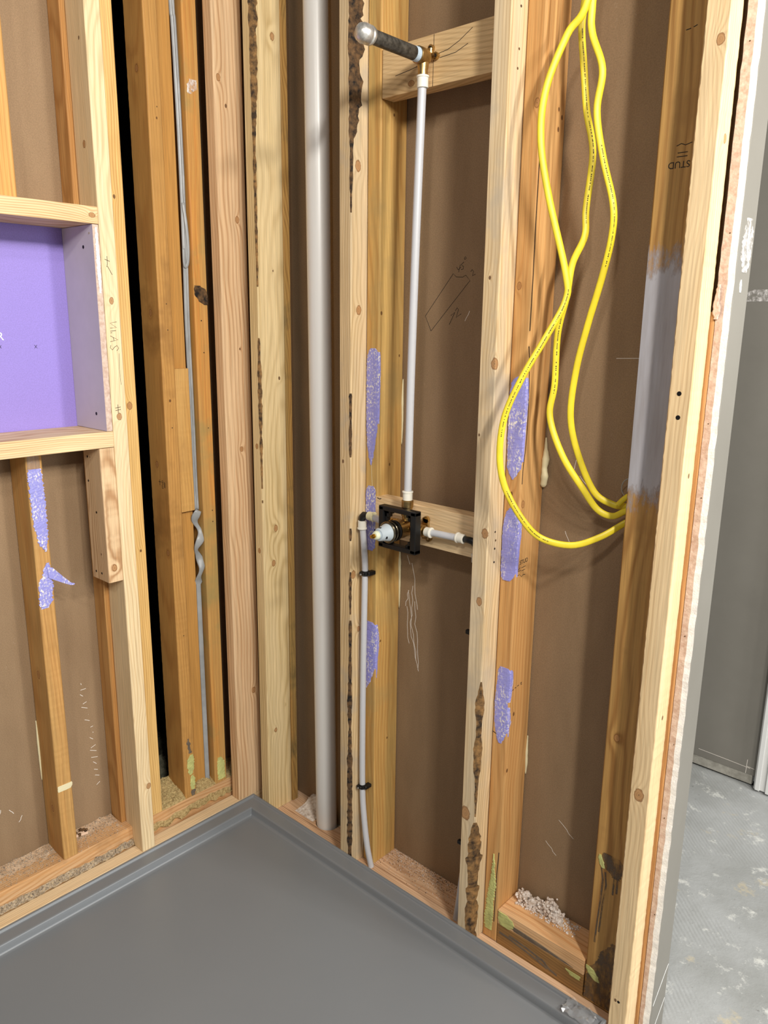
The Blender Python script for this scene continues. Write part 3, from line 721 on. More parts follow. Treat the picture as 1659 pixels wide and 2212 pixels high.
# square black guard with stepped opening
bm = bmesh.new()
Wf, Hf, t = 56, 50, 11
def bar(x0, x1, z0, z1, y0=-14, y1=6, b=2.0): box_into(bm, (V.x + x0, y0, V.z + z0), (V.x + x1, y1, V.z + z1), b, 2)
bar(-Wf, Wf, Hf - t, Hf); bar(-Wf, Wf, -Hf, -Hf + t); bar(-Wf, -Wf + 15, -Hf + 1, Hf - 1); bar(Wf - 15, Wf, -Hf + 1, Hf - 1)
for sx in (-1, 1):
    for sz in (-1, 1):
        for a, b in ((38, 12), (27, 20), (16, 30)):
            x1 = sx * (Wf - 6); x0 = sx * (Wf - 12 - a * .55); z1 = sz * (Hf - 6); z0 = sz * (Hf - 6 - b)
            bar(min(x0, x1), max(x0, x1), min(z0, z1), max(z0, z1), -8, 5, 0.8)
rel(mesh_obj('plaster_guard', bm, m_black, label='square black plastic guard frame'), va)
rel(lathe('body', V + Vector((0, 32, 0)), (0, -1, 0), [(0, 14), (4, 20), (14, 21), (26, 21), (28, 22), (52, 22), (54, 23)], m_brass, label='brass valve body'), va)
rel(lathe('collar', V + Vector((0, -22, 0)), (0, -1, 0), [(-4, 22.5), (-3, 24), (0, 24), (1, 22.5), (4, 22.5), (5, 24), (12, 24), (13, 23), (17, 23), (19, 25), (22, 25.3), (24, 23), (24, 20)], m_nickel, label='ribbed dark metal collar'), va)
rel(lathe('collar_seal', V + Vector((0, -22, 0)), (0, -1, 0), [(-0.5, 23), (0, 24.4), (4, 24.4), (4.5, 23)], m_black), va)
rel(lathe('cartridge', V + Vector((0, -45, 0)), (0, -1, 0), [(0, 20.5), (4, 20), (6, 18.5), (27, 15), (29, 14.4), (30, 13), (30, 10), (36, 10), (37, 9), (37, 4)], plain('pale_grey_plastic', (178, 188, 194), 0.35), label='pale grey cartridge cone'), va)
rel(lathe('cartridge_nose', V + Vector((0, -79, 0)), (0, -1, 0), [(0, 10.2), (4, 10), (8, 8), (9, 4)], plain('cream_plastic', (216, 220, 192), 0.4)), va)
rel(lathe('stem', V + Vector((0, -87, 0)), (0, -1, 0), [(0, 5), (4, 5), (4.2, 3.6), (7, 3.6), (7.2, 4.6), (11, 4.2), (12, 2)], plain('polished_brass', (214, 172, 80), 0.2, metal=1)), va)
bm = bmesh.new(); box_into(bm, (V.x + 13.0, -66, V.z - 8), (V.x + 17.2, -62, V.z - 3), 0.3); box_into(bm, (V.x - 3, -72, V.z + 13), (V.x + 3, -66, V.z + 16), 0.3); box_into(bm, (V.x - 13, -75, V.z + 7), (V.x - 9, -68, V.z + 11), 0.3)
rel(mesh_obj('clip_slot', bm, m_black), va)
# side outlets and top outlet, all brass
rel(lathe('outlet', V + Vector((22, 22, 0)), (1, 0, 0), [(0, 13), (8, 13), (9, 15), (14, 15), (15, 11), (20, 11), (21, 14), (30, 14), (31, 11), (36, 11)], m_brass), va)
rel(lathe('outlet', V + Vector((-22, 22, 0)), (-1, 0, 0), [(0, 13), (8, 13), (9, 15), (14, 15), (15, 11), (20, 11), (21, 14), (30, 14), (31, 11), (36, 11)], m_brass), va)
rel(lathe('outlet', V + Vector((8, 14, 20)), (0, 0, 1), [(0, 12), (10, 12), (11, 14), (20, 14), (21, 12), (30, 12), (31, 14), (46, 14), (47, 11)], m_brass), va)
bm = bmesh.new(); tube(bm, [(V.x + 48, 48.5, V.z - 22), (V.x + 48, 42, V.z - 22)], 8, 18); tube(bm, [(V.x + 42, 46, V.z + 22), (V.x + 42, 40, V.z + 22)], 8, 18); box_into(bm, (V.x + 30, 40, V.z - 26), (V.x + 50, 46, V.z + 26), 2)
rel(mesh_obj('mounting_ear', bm, m_brass), va)
tag(va, 'shower mixing valve: brass body, pale cartridge and square black guard on the lower block', 'valve')

# supply tubes
sr = empty('supply_tube', (700, 24, 951))
rel(tube_obj('tube', [(640, 24, 951), (690, 28, 951), (728, 32, 951)], 7.9, m_pex, seg=24), sr)
rel(ring_fit((632, 23, 951), (1, 0, 0), 10.8, 22), sr); rel(ring_fit((738, 33, 951), (-1, 0, 0), 10.8, 20), sr)
bm = bmesh.new(); tube(bm, [(734, 33, 951), (752, 35, 951), (761, 37, 949), (766, 39, 942), (768, 40, 932), (768, 40, 918)], [7, 7.5, 8.5, 8.5, 7.5, 7], 18)
rel(mesh_obj('elbow', bm, m_black, smooth=True), sr)
rel(ring_fit((768, 40, 902), (0, 0, 1), 10.6, 20), sr)
rel(tube_obj('riser', smooth_path([(768, 40, 906), (770, 48, 700), (772, 52, 300), (758, 46, 60), (750, 42, -33)], 5), 8, m_pex, seg=22), sr)
tag(sr, 'translucent tube leaving the valve to the right and turning down beside the right stud', 'pipe')
for z in (640, 150): pass
sl = empty('supply_tube', (440, 25, 951))
rel(tube_obj('tube', [(550, 23, 951), (500, 24, 952), (466, 25, 955)], 8.2, m_pex, seg=24), sl)
rel(ring_fit((455, 25, 956), (1, 0, 0), 10.8, 20, m_pexring_old), sl)
bm = bmesh.new(); tube(bm, [(462, 25, 956), (448, 25, 956), (440, 25, 955), (435, 25, 950), (433, 25, 944), (433, 25, 928)], [7, 7.5, 8.8, 8.8, 8, 7], 18)
rel(mesh_obj('elbow', bm, m_black, smooth=True), sl)
rel(ring_fit((433.5, 25, 940), (0, 0, -1), 10.8, 22), sl)
rel(tube_obj('riser', smooth_path([(433.5, 26, 925), (438, 27, 880), (441, 28, 830), (440, 29, 790), (436, 30, 600), (434, 30, 400), (434, 31, 205), (440, 31, 120), (452, 32, 30), (464, 36, -33)], 6), 8, m_pex, seg=22), sl)
tag(sl, 'translucent tube leaving the valve to the left and running down beside the orange stud', 'pipe')
def clip(x, y, z, label):
    e = empty('pipe_clip', (x, y, z))
    bm = bmesh.new(); tube(bm, [(x, y, z - 6), (x, y, z + 6)], 10, 20)
    box_into(bm, (x + 3, y - 4, z - 5), (x + 17, 49.5, z + 5), 1.5); box_into(bm, (x - 10, y - 13, z - 4), (x + 7, y - 6, z + 4), 1.5)
    rel(mesh_obj('clip_body', bm, m_black), e)
    bm = bmesh.new(); tube(bm, [(x - 3, y - 13, z - 2), (x - 3, y - 14.5, z - 2)], 2.2, 12); rel(mesh_obj('nail_head', bm, m_greywire), e)
    tag(e, label, 'clip', 'pipe clips')
clip(441.5, 29, 806, 'black clip holding the left supply tube just below the valve')
clip(434, 31, 205, 'black clip holding the left supply tube near the floor')
def clip2(z, label):
    e = empty('pipe_clip', (768, 48, z)); bm = bmesh.new(); tube(bm, [(770, 49, z - 7), (770, 49, z + 7)], 10.5, 16); box_into(bm, (772, 40, z - 6), (783.5, 60, z + 6), 1.5); box_into(bm, (748, 36, z - 5), (764, 46, z + 5), 1.5)
    rel(mesh_obj('clip_body', bm, m_black), e); tag(e, label, 'clip', 'pipe clips')
clip2(735, 'black clip peeking out left of the right stud, below the valve')
clip2(190, 'black clip peeking out left of the right stud near its foot')

# ------------------------------------------------------------------ yellow cables
paths = [
 [(1015, 34, 2330), (985, 32, 2120), (958, 30, 1953), (928, 20, 1904), (904, 0, 1819), (905, -10, 1735), (921, 0, 1641), (955, 20, 1505), (958, 20, 1455), (936, -10, 1384), (912, -40, 1316), (890, -60, 1241), (883, -60, 1165), (893, -50, 1101), (925, -30, 1038), (951, 0, 1001), (1001, 30, 991), (1044, 60, 1010), (1077, 96, 1038), (1110, 106, 1060)],
 [(960, 70, 2330), (942, 70, 2120), (930, 70, 1971), (927, 70, 1927), (937, 70, 1858), (948, 70, 1788), (966, 70, 1716), (960, 70, 1622), (964, 65, 1573), (948, 55, 1524), (943, 50, 1465), (929, 50, 1396), (929, 50, 1299), (926, 45, 1236), (957, 50, 1161), (994, 70, 1099), (1019, 90, 1057), (1047, 100, 1046), (1073, 104, 1060), (1112, 108, 1075)],
 [(985, 40, 2330), (965, 40, 2120), (962, 40, 1955), (965, 40, 1905), (987, 45, 1844), (982, 45, 1778), (1000, 45, 1701), (1026, 45, 1622), (1026, 50, 1568), (1010, 55, 1497), (986, 60, 1414), (968, 60, 1328), (963, 60, 1238), (978, 75, 1161), (1007, 95, 1090), (1038, 110, 1068), (1067, 115, 1067), (1110, 118, 1082)]]
labs = ['yellow cable hanging furthest left, its loop crossing in front of the orange stud', 'middle yellow cable of the three, kinked left halfway down', 'right-hand yellow cable of the three, bowing towards the end stud']
spans = [[(60, 92), (104, 122)], [(24, 60), (84, 98)], [(46, 70)]]
for P_, lb, sp in zip(paths, labs, spans):
    sm = smooth_path(P_, 8)
    bm = bmesh.new(); rings = []; nn = len(sm)
    tw = []
    tube(bm, sm, 6.6, 14, True, ell=3.4, up=(0.72, -0.69, 0.05))
    e = empty('electrical_cable', P_[0])
    rel(mesh_obj('jacket', bm, m_yellow, smooth=True), e)
    # printed lettering: short dark dashes on the outer face
    up = Vector((0.72, -0.69, 0.05))
    for a, b in sp:
        bm = bmesh.new()
        for i in range(a, min(b, nn - 1)):
            A, B = Vector(sm[i]), Vector(sm[i + 1]); tt = (B - A).normalized(); u = (up - tt * up.dot(tt)).normalized()
            q = 0.0
            while q < 1:
                ln = rnd.uniform(.12, .3)
                if rnd.random() < .75: tube(bm, [A.lerp(B, q) + u * 3.35, A.lerp(B, min(1, q + ln * .6)) + u * 3.35], 1.0, 4, ell=0.25, up=tuple(u))
                q += ln
        rel(mesh_obj('lettering', bm, m_print, label='small black printed text'), e)
    tag(e, lb, 'cable', 'yellow electrical cables')
st = tube_obj('cable_end', smooth_path([(1058, 98, 1071), (1072, 104, 1088), (1100, 110, 1105)], 5), 5.5, m_yellow)
tag(st, 'short cut end of yellow cable poking out beside the end stud', 'cable')
ring = [(1072 + 16 * math.cos(a), 112, 1104 + 19 * math.sin(a)) for a in [math.pi * .35 + k * math.pi * 1.35 / 16 for k in range(17)]]
st = tube_obj('wire_loop', ring, 1.2, m_greywire, seg=8); tag(st, 'thin grey wire curl above the cut cable end', 'wire')

# ------------------------------------------------------------------ niche wall
wn = wood('wood_niche_new', (232, 206, 162), (204, 170, 124), (236, 214, 174), knots=(((0, -362, 1454), 7), ((0, -362, 1187), 8), ((0, -350, 190), 8), ((-40, -380, 1790), 8), ((-30, -380, 2000), 5)), pith=(-90, -300), ring=4.5, contrast=0.6)
ns = stud('framing_stud', -82, 0, -380, -342, 1, TOP, [wn], ease=2); tag(ns, 'long pale new stud beside the purple niche, pencil notes on its face', 'stud', G)
# side of this board towards the bay carries a pinker cast; marks in pencil
strokes('pencil_lettering', 'x', 0, [
    [(-357, 1341), (-352, 1347), (-356, 1353), (-363, 1349), (-368, 1343), (-373, 1348), (-371, 1354)],
    [(-372, 1362), (-352, 1366), (-371, 1375)], [(-362, 1364), (-364, 1371)],
    [(-370, 1382), (-366, 1382.5)], [(-370, 1386), (-356, 1387)],
    [(-370, 1393), (-354, 1394), (-370, 1404), (-353, 1407)]], m_pencil, ns, 0.6, label='pencilled letters reading upwards')
strokes('pencil_lettering', 'x', 0, [
    [(-364, 1195), (-364, 1216)], [(-371, 1202), (-357, 1204)], [(-371, 1208), (-357, 1210)]], m_pencil, ns, 0.6, label='pencilled cross mark')
strokes('pencil_lettering', 'x', 0, [
    [(-372, 1545), (-360, 1541)], [(-366, 1552), (-366, 1536), (-368, 1528)], [(-366, 1530), (-356, 1512)]], m_pencil, ns, 0.6, label='pencilled tick')
strokes('pencil_line', 'x', 0, [[(-352, 1335), (-354, 1300), (-352, 1262)]], m_pencil, ns, 0.35)
o = stud('framing_stud', -139, -84, -392, -354, 57, 1115, [wood('wood_strip_a', **{**OLD, 'tint': (180, 120, 60)})]); tag(o, 'sliver of orange stud behind the niche stud, below the niche', 'stud', G)
o = stud('framing_stud', -139, -84, -392, -354, 1658, TOP, [wood('wood_strip_b', **{**OLD, 'tint': (180, 120, 60)})]); tag(o, 'sliver of orange stud behind the niche stud, above the niche', 'stud', G)
o = stud('framing_stud', -139, -54, -341, -322, 57, TOP, [wood('wood_shim', (188, 148, 92), (160, 116, 66), (176, 138, 88))]); tag(o, 'thin brown board squeezed between the niche stud and the honey coloured stud', 'stud', G)
wr = wood('wood_right_of_niche', (222, 180, 112), (188, 138, 72), (226, 188, 122), knots=(((-50, -305, 1205), 9), ((-50, -310, 1690), 6), ((-50, -300, 830), 5)), ring=6)
o = stud('framing_stud', -139, -50, -321.5, -284, 57, TOP, [wr], lean=(0, -1)); tag(o, 'honey coloured old stud edging the black gap right of the niche', 'stud', G)
wA = wood('wood_bay_left', (196, 146, 80), (160, 104, 50), (186, 140, 78), knots=(((-90, -208, 1990), 8), ((-90, -208, 1430), 8), ((-100, -208, 1040), 8), ((-70, -208, 800), 8), ((-50, -190, 1210), 5), ((-50, -186, 1880), 4)), ring=8, contrast=0.4, stain=(150, 108, 58))
o = stud('framing_stud', -136, -50, -208, -170, 57, TOP, [wA], rag=0.5, ease=3); tag(o, 'old stud in the narrow corner bay with its dark side towards the black gap', 'stud', G); A_ = o
patch('dried_glue', 'x', -50, 2, [(128, -192, -180), (150, -196, -174), (175, -195, -173), (190, -186, -178)], m_glue, o, 2, step=4, label='pale yellow glue blob')
patch('dried_glue', 'x', -50, 2, [(78, -186, -176), (98, -190, -172), (112, -188, -174), (124, -184, -178)], m_glue, o, 2, step=4, label='pale yellow glue blob')
patch('glue_smear', 'x', -50, 1.5, [(58, -186, -174), (76, -188, -174)], m_greyglue, o, 2, step=4, label='brown glue smear')
patch('glue_smear', 'x', -50, 1.5, [(196, -190, -180), (230, -194, -184), (244, -192, -188)], m_greyglue, o, 2, step=4)
text_on('stamp_lettering', 'y', -208, -78, 988, 9, 'STUD', m_print, o, math.pi / 2, 'faint printed stamp')
strokes('stamp_lettering', 'y', -208, [[(-96, 994), (-86, 994)], [(-91, 985), (-91, 1000)], [(-70, 980), (-70, 996)], [(-66, 980), (-66, 994)]], m_print, o, 0.8)
dots('nail_hole', 'x', -50, [(-186, 1452), (-186, 1388), (-188, 1140), (-186, 560), (-184, 1905)], m_bark, o, 1.6)
wA2 = wood('wood_bay_left_inner', (194, 142, 74), (176, 122, 60), (186, 138, 74), ring=14, contrast=0.25, knots=(((-70, -150, 1150), 5),))
o = stud('framing_stud', -139, -72, -169.5, -122, 57, TOP, [wA2], ease=2); tag(o, 'recessed board of the old pair, behind the grey crumpled strip', 'stud', G)
wsb = wood('wood_short_piece', (206, 158, 90), (178, 126, 66), (214, 170, 104), ring=9, contrast=0.4, stain=(176, 130, 76))
o = stud('wood_block', -71.5, -58, -168, -124, 908, 1290, [wsb], rag=0.8); tag(o, 'short thin wood piece nailed on the recessed board beside the grey strip', 'lumber')
wB = wood('wood_bay_right', (206, 148, 76), (190, 120, 58), (178, 150, 94), knots=(((-50, -80, 1470), 6),), ring=10, contrast=0.5, stain=(156, 138, 86))
o = stud('framing_stud', -139, -50, -103, -61, 57, TOP, [wB], lean=(0, 0), ease=3); tag(o, 'weathered orange and green stud right of the grey strip, dark burnt notch halfway up', 'stud', G); B_ = o
patch('dark_knot', 'x', -50, 1.0, [(1452, -74, -62), (1462, -90, -62), (1478, -101, -62), (1490, -102, -66), (1500, -100, -84)], m_bark, o, .8, step=3, label='black charred notch')
patch('dried_glue', 'x', -50, 2, [(66, -92, -68), (90, -94, -68), (118, -94, -68), (140, -92, -80)], m_glue, o, 2, step=4, label='pale yellow glue square')
patch('white_smudge', 'x', -50, 0.8, [(1952, -98, -84), (1966, -98, -70), (1985, -92, -68)], m_smudge, o, 3, step=4, label='white spackle smudge')
dots('nail_hole', 'x', -50, [(-84, 1412), (-80, 1330), (-76, 1130), (-74, 900), (-74, 868), (-82, 1960)], m_bark, o, 1.8)
wp = wood('wood_corner_pink', (220, 184, 142), (188, 144, 102), (228, 196, 156), knots=(((0, 4, 1666), 8), ((0, -5, 1070), 7), ((0, 12, 342), 9), ((0, -40, 1990), 8), ((0, -20, 1930), 6), ((0, 0, 1340), 4)), pith=(-60, -90), ring=9, contrast=0.9)
o = stud('framing_stud', -38, 0, -54, 35, 1, TOP, [wp], lean=(0, 0), ease=3.5); tag(o, 'pinkish stud laid flat at the end of the left wall, just left of the corner', 'stud', G)

# left old stud, below and above the niche
wl = wood('wood_left_bay', (198, 148, 86), (168, 116, 60), (184, 148, 92), knots=(((-95, -572, 560), 10), ((-90, -572, 190), 9)), ring=9, contrast=0.5)
lo = stud('framing_stud', -138.5, -50, -572, -534, 57, 1115, [wl], ease=3, rag=0.5); tag(lo, 'old orange stud under the niche with two lilac paper patches', 'stud', G)
patch('paper_residue', 'x', -50, 2.4, [(880, -548, -543), (905, -561, -538), (960, -568, -536), (1020, -570, -536), (1070, -570, -538), (1078, -568, -540)], m_residue, lo, 2.5, label='long lilac patch of torn paper')
patch('clear_tape', 'x', -50, 1.0, [(1079, -569, -540), (1112, -568, -542)], m_film, lo, 0.5, label='clear plastic tape')
patch('paper_residue', 'x', -50, 2.4, [(742, -568, -548), (760, -572, -540), (800, -570, -536), (830, -556, -536), (852, -548, -541)], m_residue, lo, 2.5, label='lower lilac patch')
bm = bmesh.new()   # loose flap of that patch
fl = [[(-48, -548, 845), (-46, -534, 838), (-38, -516, 815), (-34, -498, 795), (-33, -490, 792)], [(-47, -545, 815), (-44, -530, 806), (-38, -514, 797), (-34, -500, 790), (-33, -493, 789)]]
for t_ in (0, 1.6):
    A = [[bm.verts.new((x + t_, y, z)) for x, y, z in r_] for r_ in fl]
    for k in range(4): bm.faces.new((A[0][k], A[0][k + 1], A[1][k + 1], A[1][k]))
mesh_obj('paper_flap', bm, m_residue, lo, label='curled lilac flap')
patch('glue_smear', 'x', -50, 1.5, [(252, -572, -536), (262, -572, -535), (268, -570, -535)], m_foam, lo, 2, step=3, label='pale glue ridge')
bead('foam_bead', m_foam, lo, [(-137, -573, 420), (-136, -573, 370), (-136, -573, 310), (-137, -573, 250)], [1, 3, 3, 1], 'cream foam bead')
wl2 = wood('wood_left_bay_upper', (214, 160, 90), (186, 126, 62), (208, 160, 96), ring=10, contrast=0.5)
o = stud('framing_stud', -138.5, -50, -572, -534, 1658, TOP, [wl2], ease=3); tag(o, 'old orange stud above the niche at the left edge', 'stud', G)
# short block screwed to the niche stud below the niche
wbk = wood('wood_under_niche', (224, 190, 148), (176, 132, 90), (228, 196, 156), knots=(((0, -402, 818), 8), ((-30, -417, 850), 5), ((-50, -417, 1090), 4)), ring=6, contrast=0.9, pith=(-60, -380))
o = stud('wood_block', -82, 0, -418.5, -380.5, 782, 1115, [wbk], rag=0.8); tag(o, 'short pinkish stud piece screwed to the niche stud under the lower shelf', 'lumber')
dots('screw', 'y', -418.5, [(-62, 1090), (-66, 1030), (-38, 955), (-62, 800), (-34, 800)], m_screw, o, 3, label='dark screw head')

# niche: wooden shelves, side board, purple back board
sh = box('niche_shelf', (-147.5, -1000, 1619), (0, -380.5, 1656), m_shelf, bev=2); tag(sh, 'wooden board framing the top of the purple niche', 'shelf')
sh = box('niche_shelf', (-147.5, -1000, 1116), (0, -380.5, 1154), m_shelf, bev=2); tag(sh, 'wooden board framing the bottom of the purple niche', 'shelf')
bm = bmesh.new(); R = random.Random(9)
yl, yr = -395.5, -382
rowz = [1155 + (1618 - 1155) * i / 40 for i in range(41)]; L_ = []
for z in rowz:
    j = R.uniform(-.5, .5)
    L_.append([bm.verts.new(p) for p in ((-147, yl, z), (-1.5, yl, z), (-0.5 + j, yl + 2, z), (0.2 + j, yr + j, z), (-147, yr, z))])
for A, B in zip(L_, L_[1:]):
    for k in range(5):
        f = bm.faces.new((A[k], A[(k + 1) % 5], B[(k + 1) % 5], B[k])); f.material_index = 1 if k in (1, 2) else 0
bm.faces.new(L_[0]); bm.faces.new(L_[-1])
sb = mesh_obj('niche_side_board', bm, [m_jamb, m_gyp]); tag(sb, 'pale lilac-grey plasterboard strip lining the right side of the niche, with dark screws', 'board')
dots('screw', 'y', yl, [(-49, 1572), (-46, 1193)], m_screw, sb, 4, label='dark screw head')
dots('screw', 'y', yl, [(-18, 1600)], m_dust, sb, 2.5)
patch('compound_smear', 'x', 0.4, 0.5, [(1470, -390, -385), (1520, -392, -384), (1590, -391, -385), (1612, -390, -386)], m_mud, sb, 1, label='white compound smear')
pb = box('niche_back_board', (-161, -1000, 1117), (-148, -382, 1655), m_purple, bev=0); tag(pb, 'purple plasterboard forming the back of the niche', 'board')
text_on('printed_letter', 'x', -148, -560, 1371, 26, 'R', m_mud, pb, 0, 'white printed letter cut off by the frame edge')
strokes('pencil_mark', 'x', -148, [[(-484, 1352), (-478, 1344)], [(-478, 1352), (-484, 1344)], [(-565, 1352), (-560, 1345)], [(-560, 1352), (-565, 1345)]], m_pencil, pb, 0.5)

# plates of the niche wall
o = box('bottom_plate', (-138.5, -1000, FLOOR), (-50, 135, 18), m_plate_left); tag(o, 'lower old plate along the foot of the left wall', 'lumber')
o = box('bottom_plate', (-138.5, -1000, 18.5), (-50, 135, 56), m_plate_left, bev=3); tag(o, 'rough orange-brown old plate the left wall studs stand on', 'lumber')
o = box('bottom_plate', (-41, -1000, FLOOR), (-1, 37, 0), m_plate_new, bev=1.5); tag(o, 'clean pale new board on edge running along the left side of the shower base', 'lumber')

# ------------------------------------------------------------------ grey crumpled strip
cs_ = [(-70, -118, 2420), (-70, -117, 2150), (-70, -114, 2095), (-68, -112, 1850), (-68, -112, 1688), (-68, -113, 1542), (-70, -114, 1403), (-70, -113, 1200), (-70, -113, 984), (-70, -112, 905)]
gs = empty('plastic_strip', (-70, -114, 300))
def ribbon(nm, pts, wds, up=(1, -0.35, 0), th=1.6):
    bm = bmesh.new(); P = [Vector(p) for p in pts]
    tube(bm, P, wds, 10, True, ell=th, up=up); return mesh_obj(nm, bm, m_strip, smooth=True)
sm = smooth_path(cs_, 6)
rel(ribbon('strip', sm, [7.0] * len(sm), th=2.6), gs)
rel(ribbon('strip_edge', [p + Vector((3, 2.2, 0)) for p in sm], [3.6] * len(sm), th=2.4), gs)
low = []; wd = []
z = 905
while z > 60:
    if z > 690:
        a = (905 - z) / 215 * math.pi * 5; low.append((-64 + 7 * math.cos(a), -114 - 8 * math.sin(a) * (1 if z > 780 else .6), z)); wd.append(8.5 + 3 * math.sin(a * 1.3))
    else: low.append((-70, -117, z)); wd.append(7.0)
    z -= 7
rel(ribbon('crumpled_part', low, wd, th=2.0), gs)
loop = [(-64, -114, 1700), (-61, -109, 1640), (-61, -107, 1590), (-62, -109, 1558), (-64, -114, 1545), (-65, -118, 1556), (-65, -118, 1590)]
rel(ribbon('folded_loop', smooth_path(loop, 5), [4.0] * (6 * 5 + 1), th=1.4), gs)
tag(gs, 'long grey plastic strip with crumpled folds hanging between the old corner-bay studs', 'strip')

# ------------------------------------------------------------------ debris
def debris(name, area_fn, n, mat, size, seed, base=None, matb=None):
    """loose crumbs: many small tumbled flakes, plus an optional lumpy bed"""
    R = random.Random(seed); bm = bmesh.new()
    if base:
        (x0, x1, nx), (y0, y1, ny), hf = base; g = {}
        for i in range(nx + 1):
            for j in range(ny + 1):
                x = x0 + (x1 - x0) * i / nx; y = y0 + (y1 - y0) * j / ny
                g[i, j] = bm.verts.new((x, y, hf(x, y)))
        for i in range(nx):
            for j in range(ny):
                bm.faces.new((g[i, j], g[i + 1, j], g[i + 1, j + 1], g[i, j + 1]))
    nf0 = len(bm.faces); alt = []
    for _ in range(n):
        p = area_fn(R)
        if p is None: continue
        s = size * R.uniform(.5, 1.3); a = R.uniform(0, 6.28); b = R.uniform(-.6, .6)
        u = Vector((math.cos(a), math.sin(a), b)) * s * R.uniform(.8, 1.8); v = Vector((-math.sin(a), math.cos(a), -b * .5)) * s * .55; w_ = Vector((0, 0, s * .45))
        c = Vector(p)
        q = [bm.verts.new(c + d) for d in (u, v, -u, -v, w_)]
        for i in range(4): bm.faces.new((q[i], q[(i + 1) % 4], q[4]))
        bm.faces.new((q[3], q[2], q[1], q[0]))
    o = mesh_obj(name, bm, [mat] if not matb else [mat, matb])
    if matb and base:
        nb = base[0][2] * base[1][2]
        for p in o.data.polygons[:nb]: p.material_index = 1
    return o
nz = lambda x, y, s=.02: noise.noise(Vector((x * s, y * s, 3.7)))
# straw-coloured heap in the corner bay
def heap_h(x, y):
    # slope: high at the back between the studs, low at the front gap
    t = max(0.0, min(1.0, (-40 - x) / 100.0))
    h = 2 + 60 * min(1, t * 4) ** 1.0 if x < -50 else 12 + 14 * nz(x, y, .05)
    if x <= -50:
        ridge = math.exp(-((y + 140) / 42.0) ** 2) * 62 * t
        left = math.exp(-((y + 235) / 60.0) ** 2) * 40 * t
        h = 58 + ridge + left + 7 * nz(x, y, .04) + 3 * nz(x, y, .15)
    return h
o = debris('loose_debris', lambda R: (lambda x, y: (x, y, heap_h(x, y) + 0.6))(R.uniform(-138, -42.5), R.uniform(-340, 30)), 5200, m_grain, 2.0, 3, ((-138, -42, 40), (-340, 34, 120), heap_h), plain('straw_bed', (196, 172, 120), 0.9, vscale=160, col2=(146, 120, 76), bumpv=0.9, bscale=200))
tag(o, 'straw-coloured crumbly debris heaped on the plate at the foot of the corner bay', 'debris', kind='stuff')
def left_h(x, y):
    back = max(0.0, min(1.0, (-95 - x) / 45.0))
    return 55.5 + back * (7 + 6 * nz(x, y, .03)) + 1.2 * nz(x, y, .1)
def lp(R):
    x = -138 + abs(R.gauss(0, 32)) if R.random() < .72 else R.uniform(-138, -52); y = R.uniform(-1000, -395)
    if x > -52: return None
    return (x, y, left_h(x, y) + .7)
o = debris('loose_debris', lp, 4200, m_dust, 1.6, 5, ((-138, -78, 20), (-1000, -395, 160), left_h), plain('dusty_bed', (208, 178, 146), 0.9, vscale=30, col2=(178, 144, 110), bumpv=0.8, bscale=150))
tag(o, 'grey and tan crumbs strewn over the plate under the niche', 'debris', kind='stuff')
o = debris('sawdust_crumbs', lambda R: (R.uniform(462, 780), min(137, 138 - abs(R.gauss(0, 34))), -32.6), 1500, m_insul, 1.3, 8)
for v in o.data.vertices:
    if v.co.y < 0.053: v.co.z -= 0.05
o.data.materials.append(m_bark)
for p in o.data.polygons:
    if (p.index // 5) % 3 == 0: p.material_index = 1
tag(o, 'brown and white crumbs scattered on the plate below the valve', 'debris', kind='stuff')
hh = lambda x, y: -33.5 + max(0, 26 * math.exp(-((y - 132) / 30.0) ** 2) * (1 - abs(x - 150) / 130)) + 1.5 * nz(x, y, .1)
o = debris('loose_debris', lambda R: (lambda x, y: (x, y, hh(x, y) + .5))(R.uniform(122, 200), R.uniform(60, 137)), 900, m_insul, 1.6, 12, ((122, 201, 16), (60, 138, 16), hh))
tag(o, 'whitish dust pile on the plate left of the drain pipe', 'debris', kind='stuff')
gp = lambda x, y: 1 + 17 * max(0.0, min(1.0, (-41 - x) / 9.0)) + 5 * nz(x, y, .04) + 3 * nz(x, y, .12)
o = debris('loose_debris', lambda R: (lambda x, y: (x, y, gp(x, y) + .6))(R.uniform(-49, -41.5), R.uniform(-1000, -382)), 4200, m_dust, 1.6, 31, ((-49.5, -41, 5), (-1000, -382, 200), gp), plain('gap_bed', (186, 164, 130), 0.9, vscale=60, col2=(130, 108, 82)))
tag(o, 'crumbs filling the narrow slot between the old plate and the pale board', 'debris', kind='stuff')
# dark rubble at the bottom of the open gap
def rub(x, y): return 20 + 90 * (0.5 + 0.5 * nz(x, y, .02)) + 16 * nz(x, y, .06)
o = debris('loose_debris', lambda R: (lambda x, y: (x, y, rub(x, y)))(R.uniform(-420, -145), R.uniform(-410, -20)), 900, plain('grey_fluff', (120, 116, 96), 0.95, col2=(70, 70, 56), vscale=60), 4.5, 15, ((-440, -141, 30), (-415, -5, 30), rub))
tag(o, 'grey insulation fluff at the bottom of the black gap', 'insulation', kind='stuff')
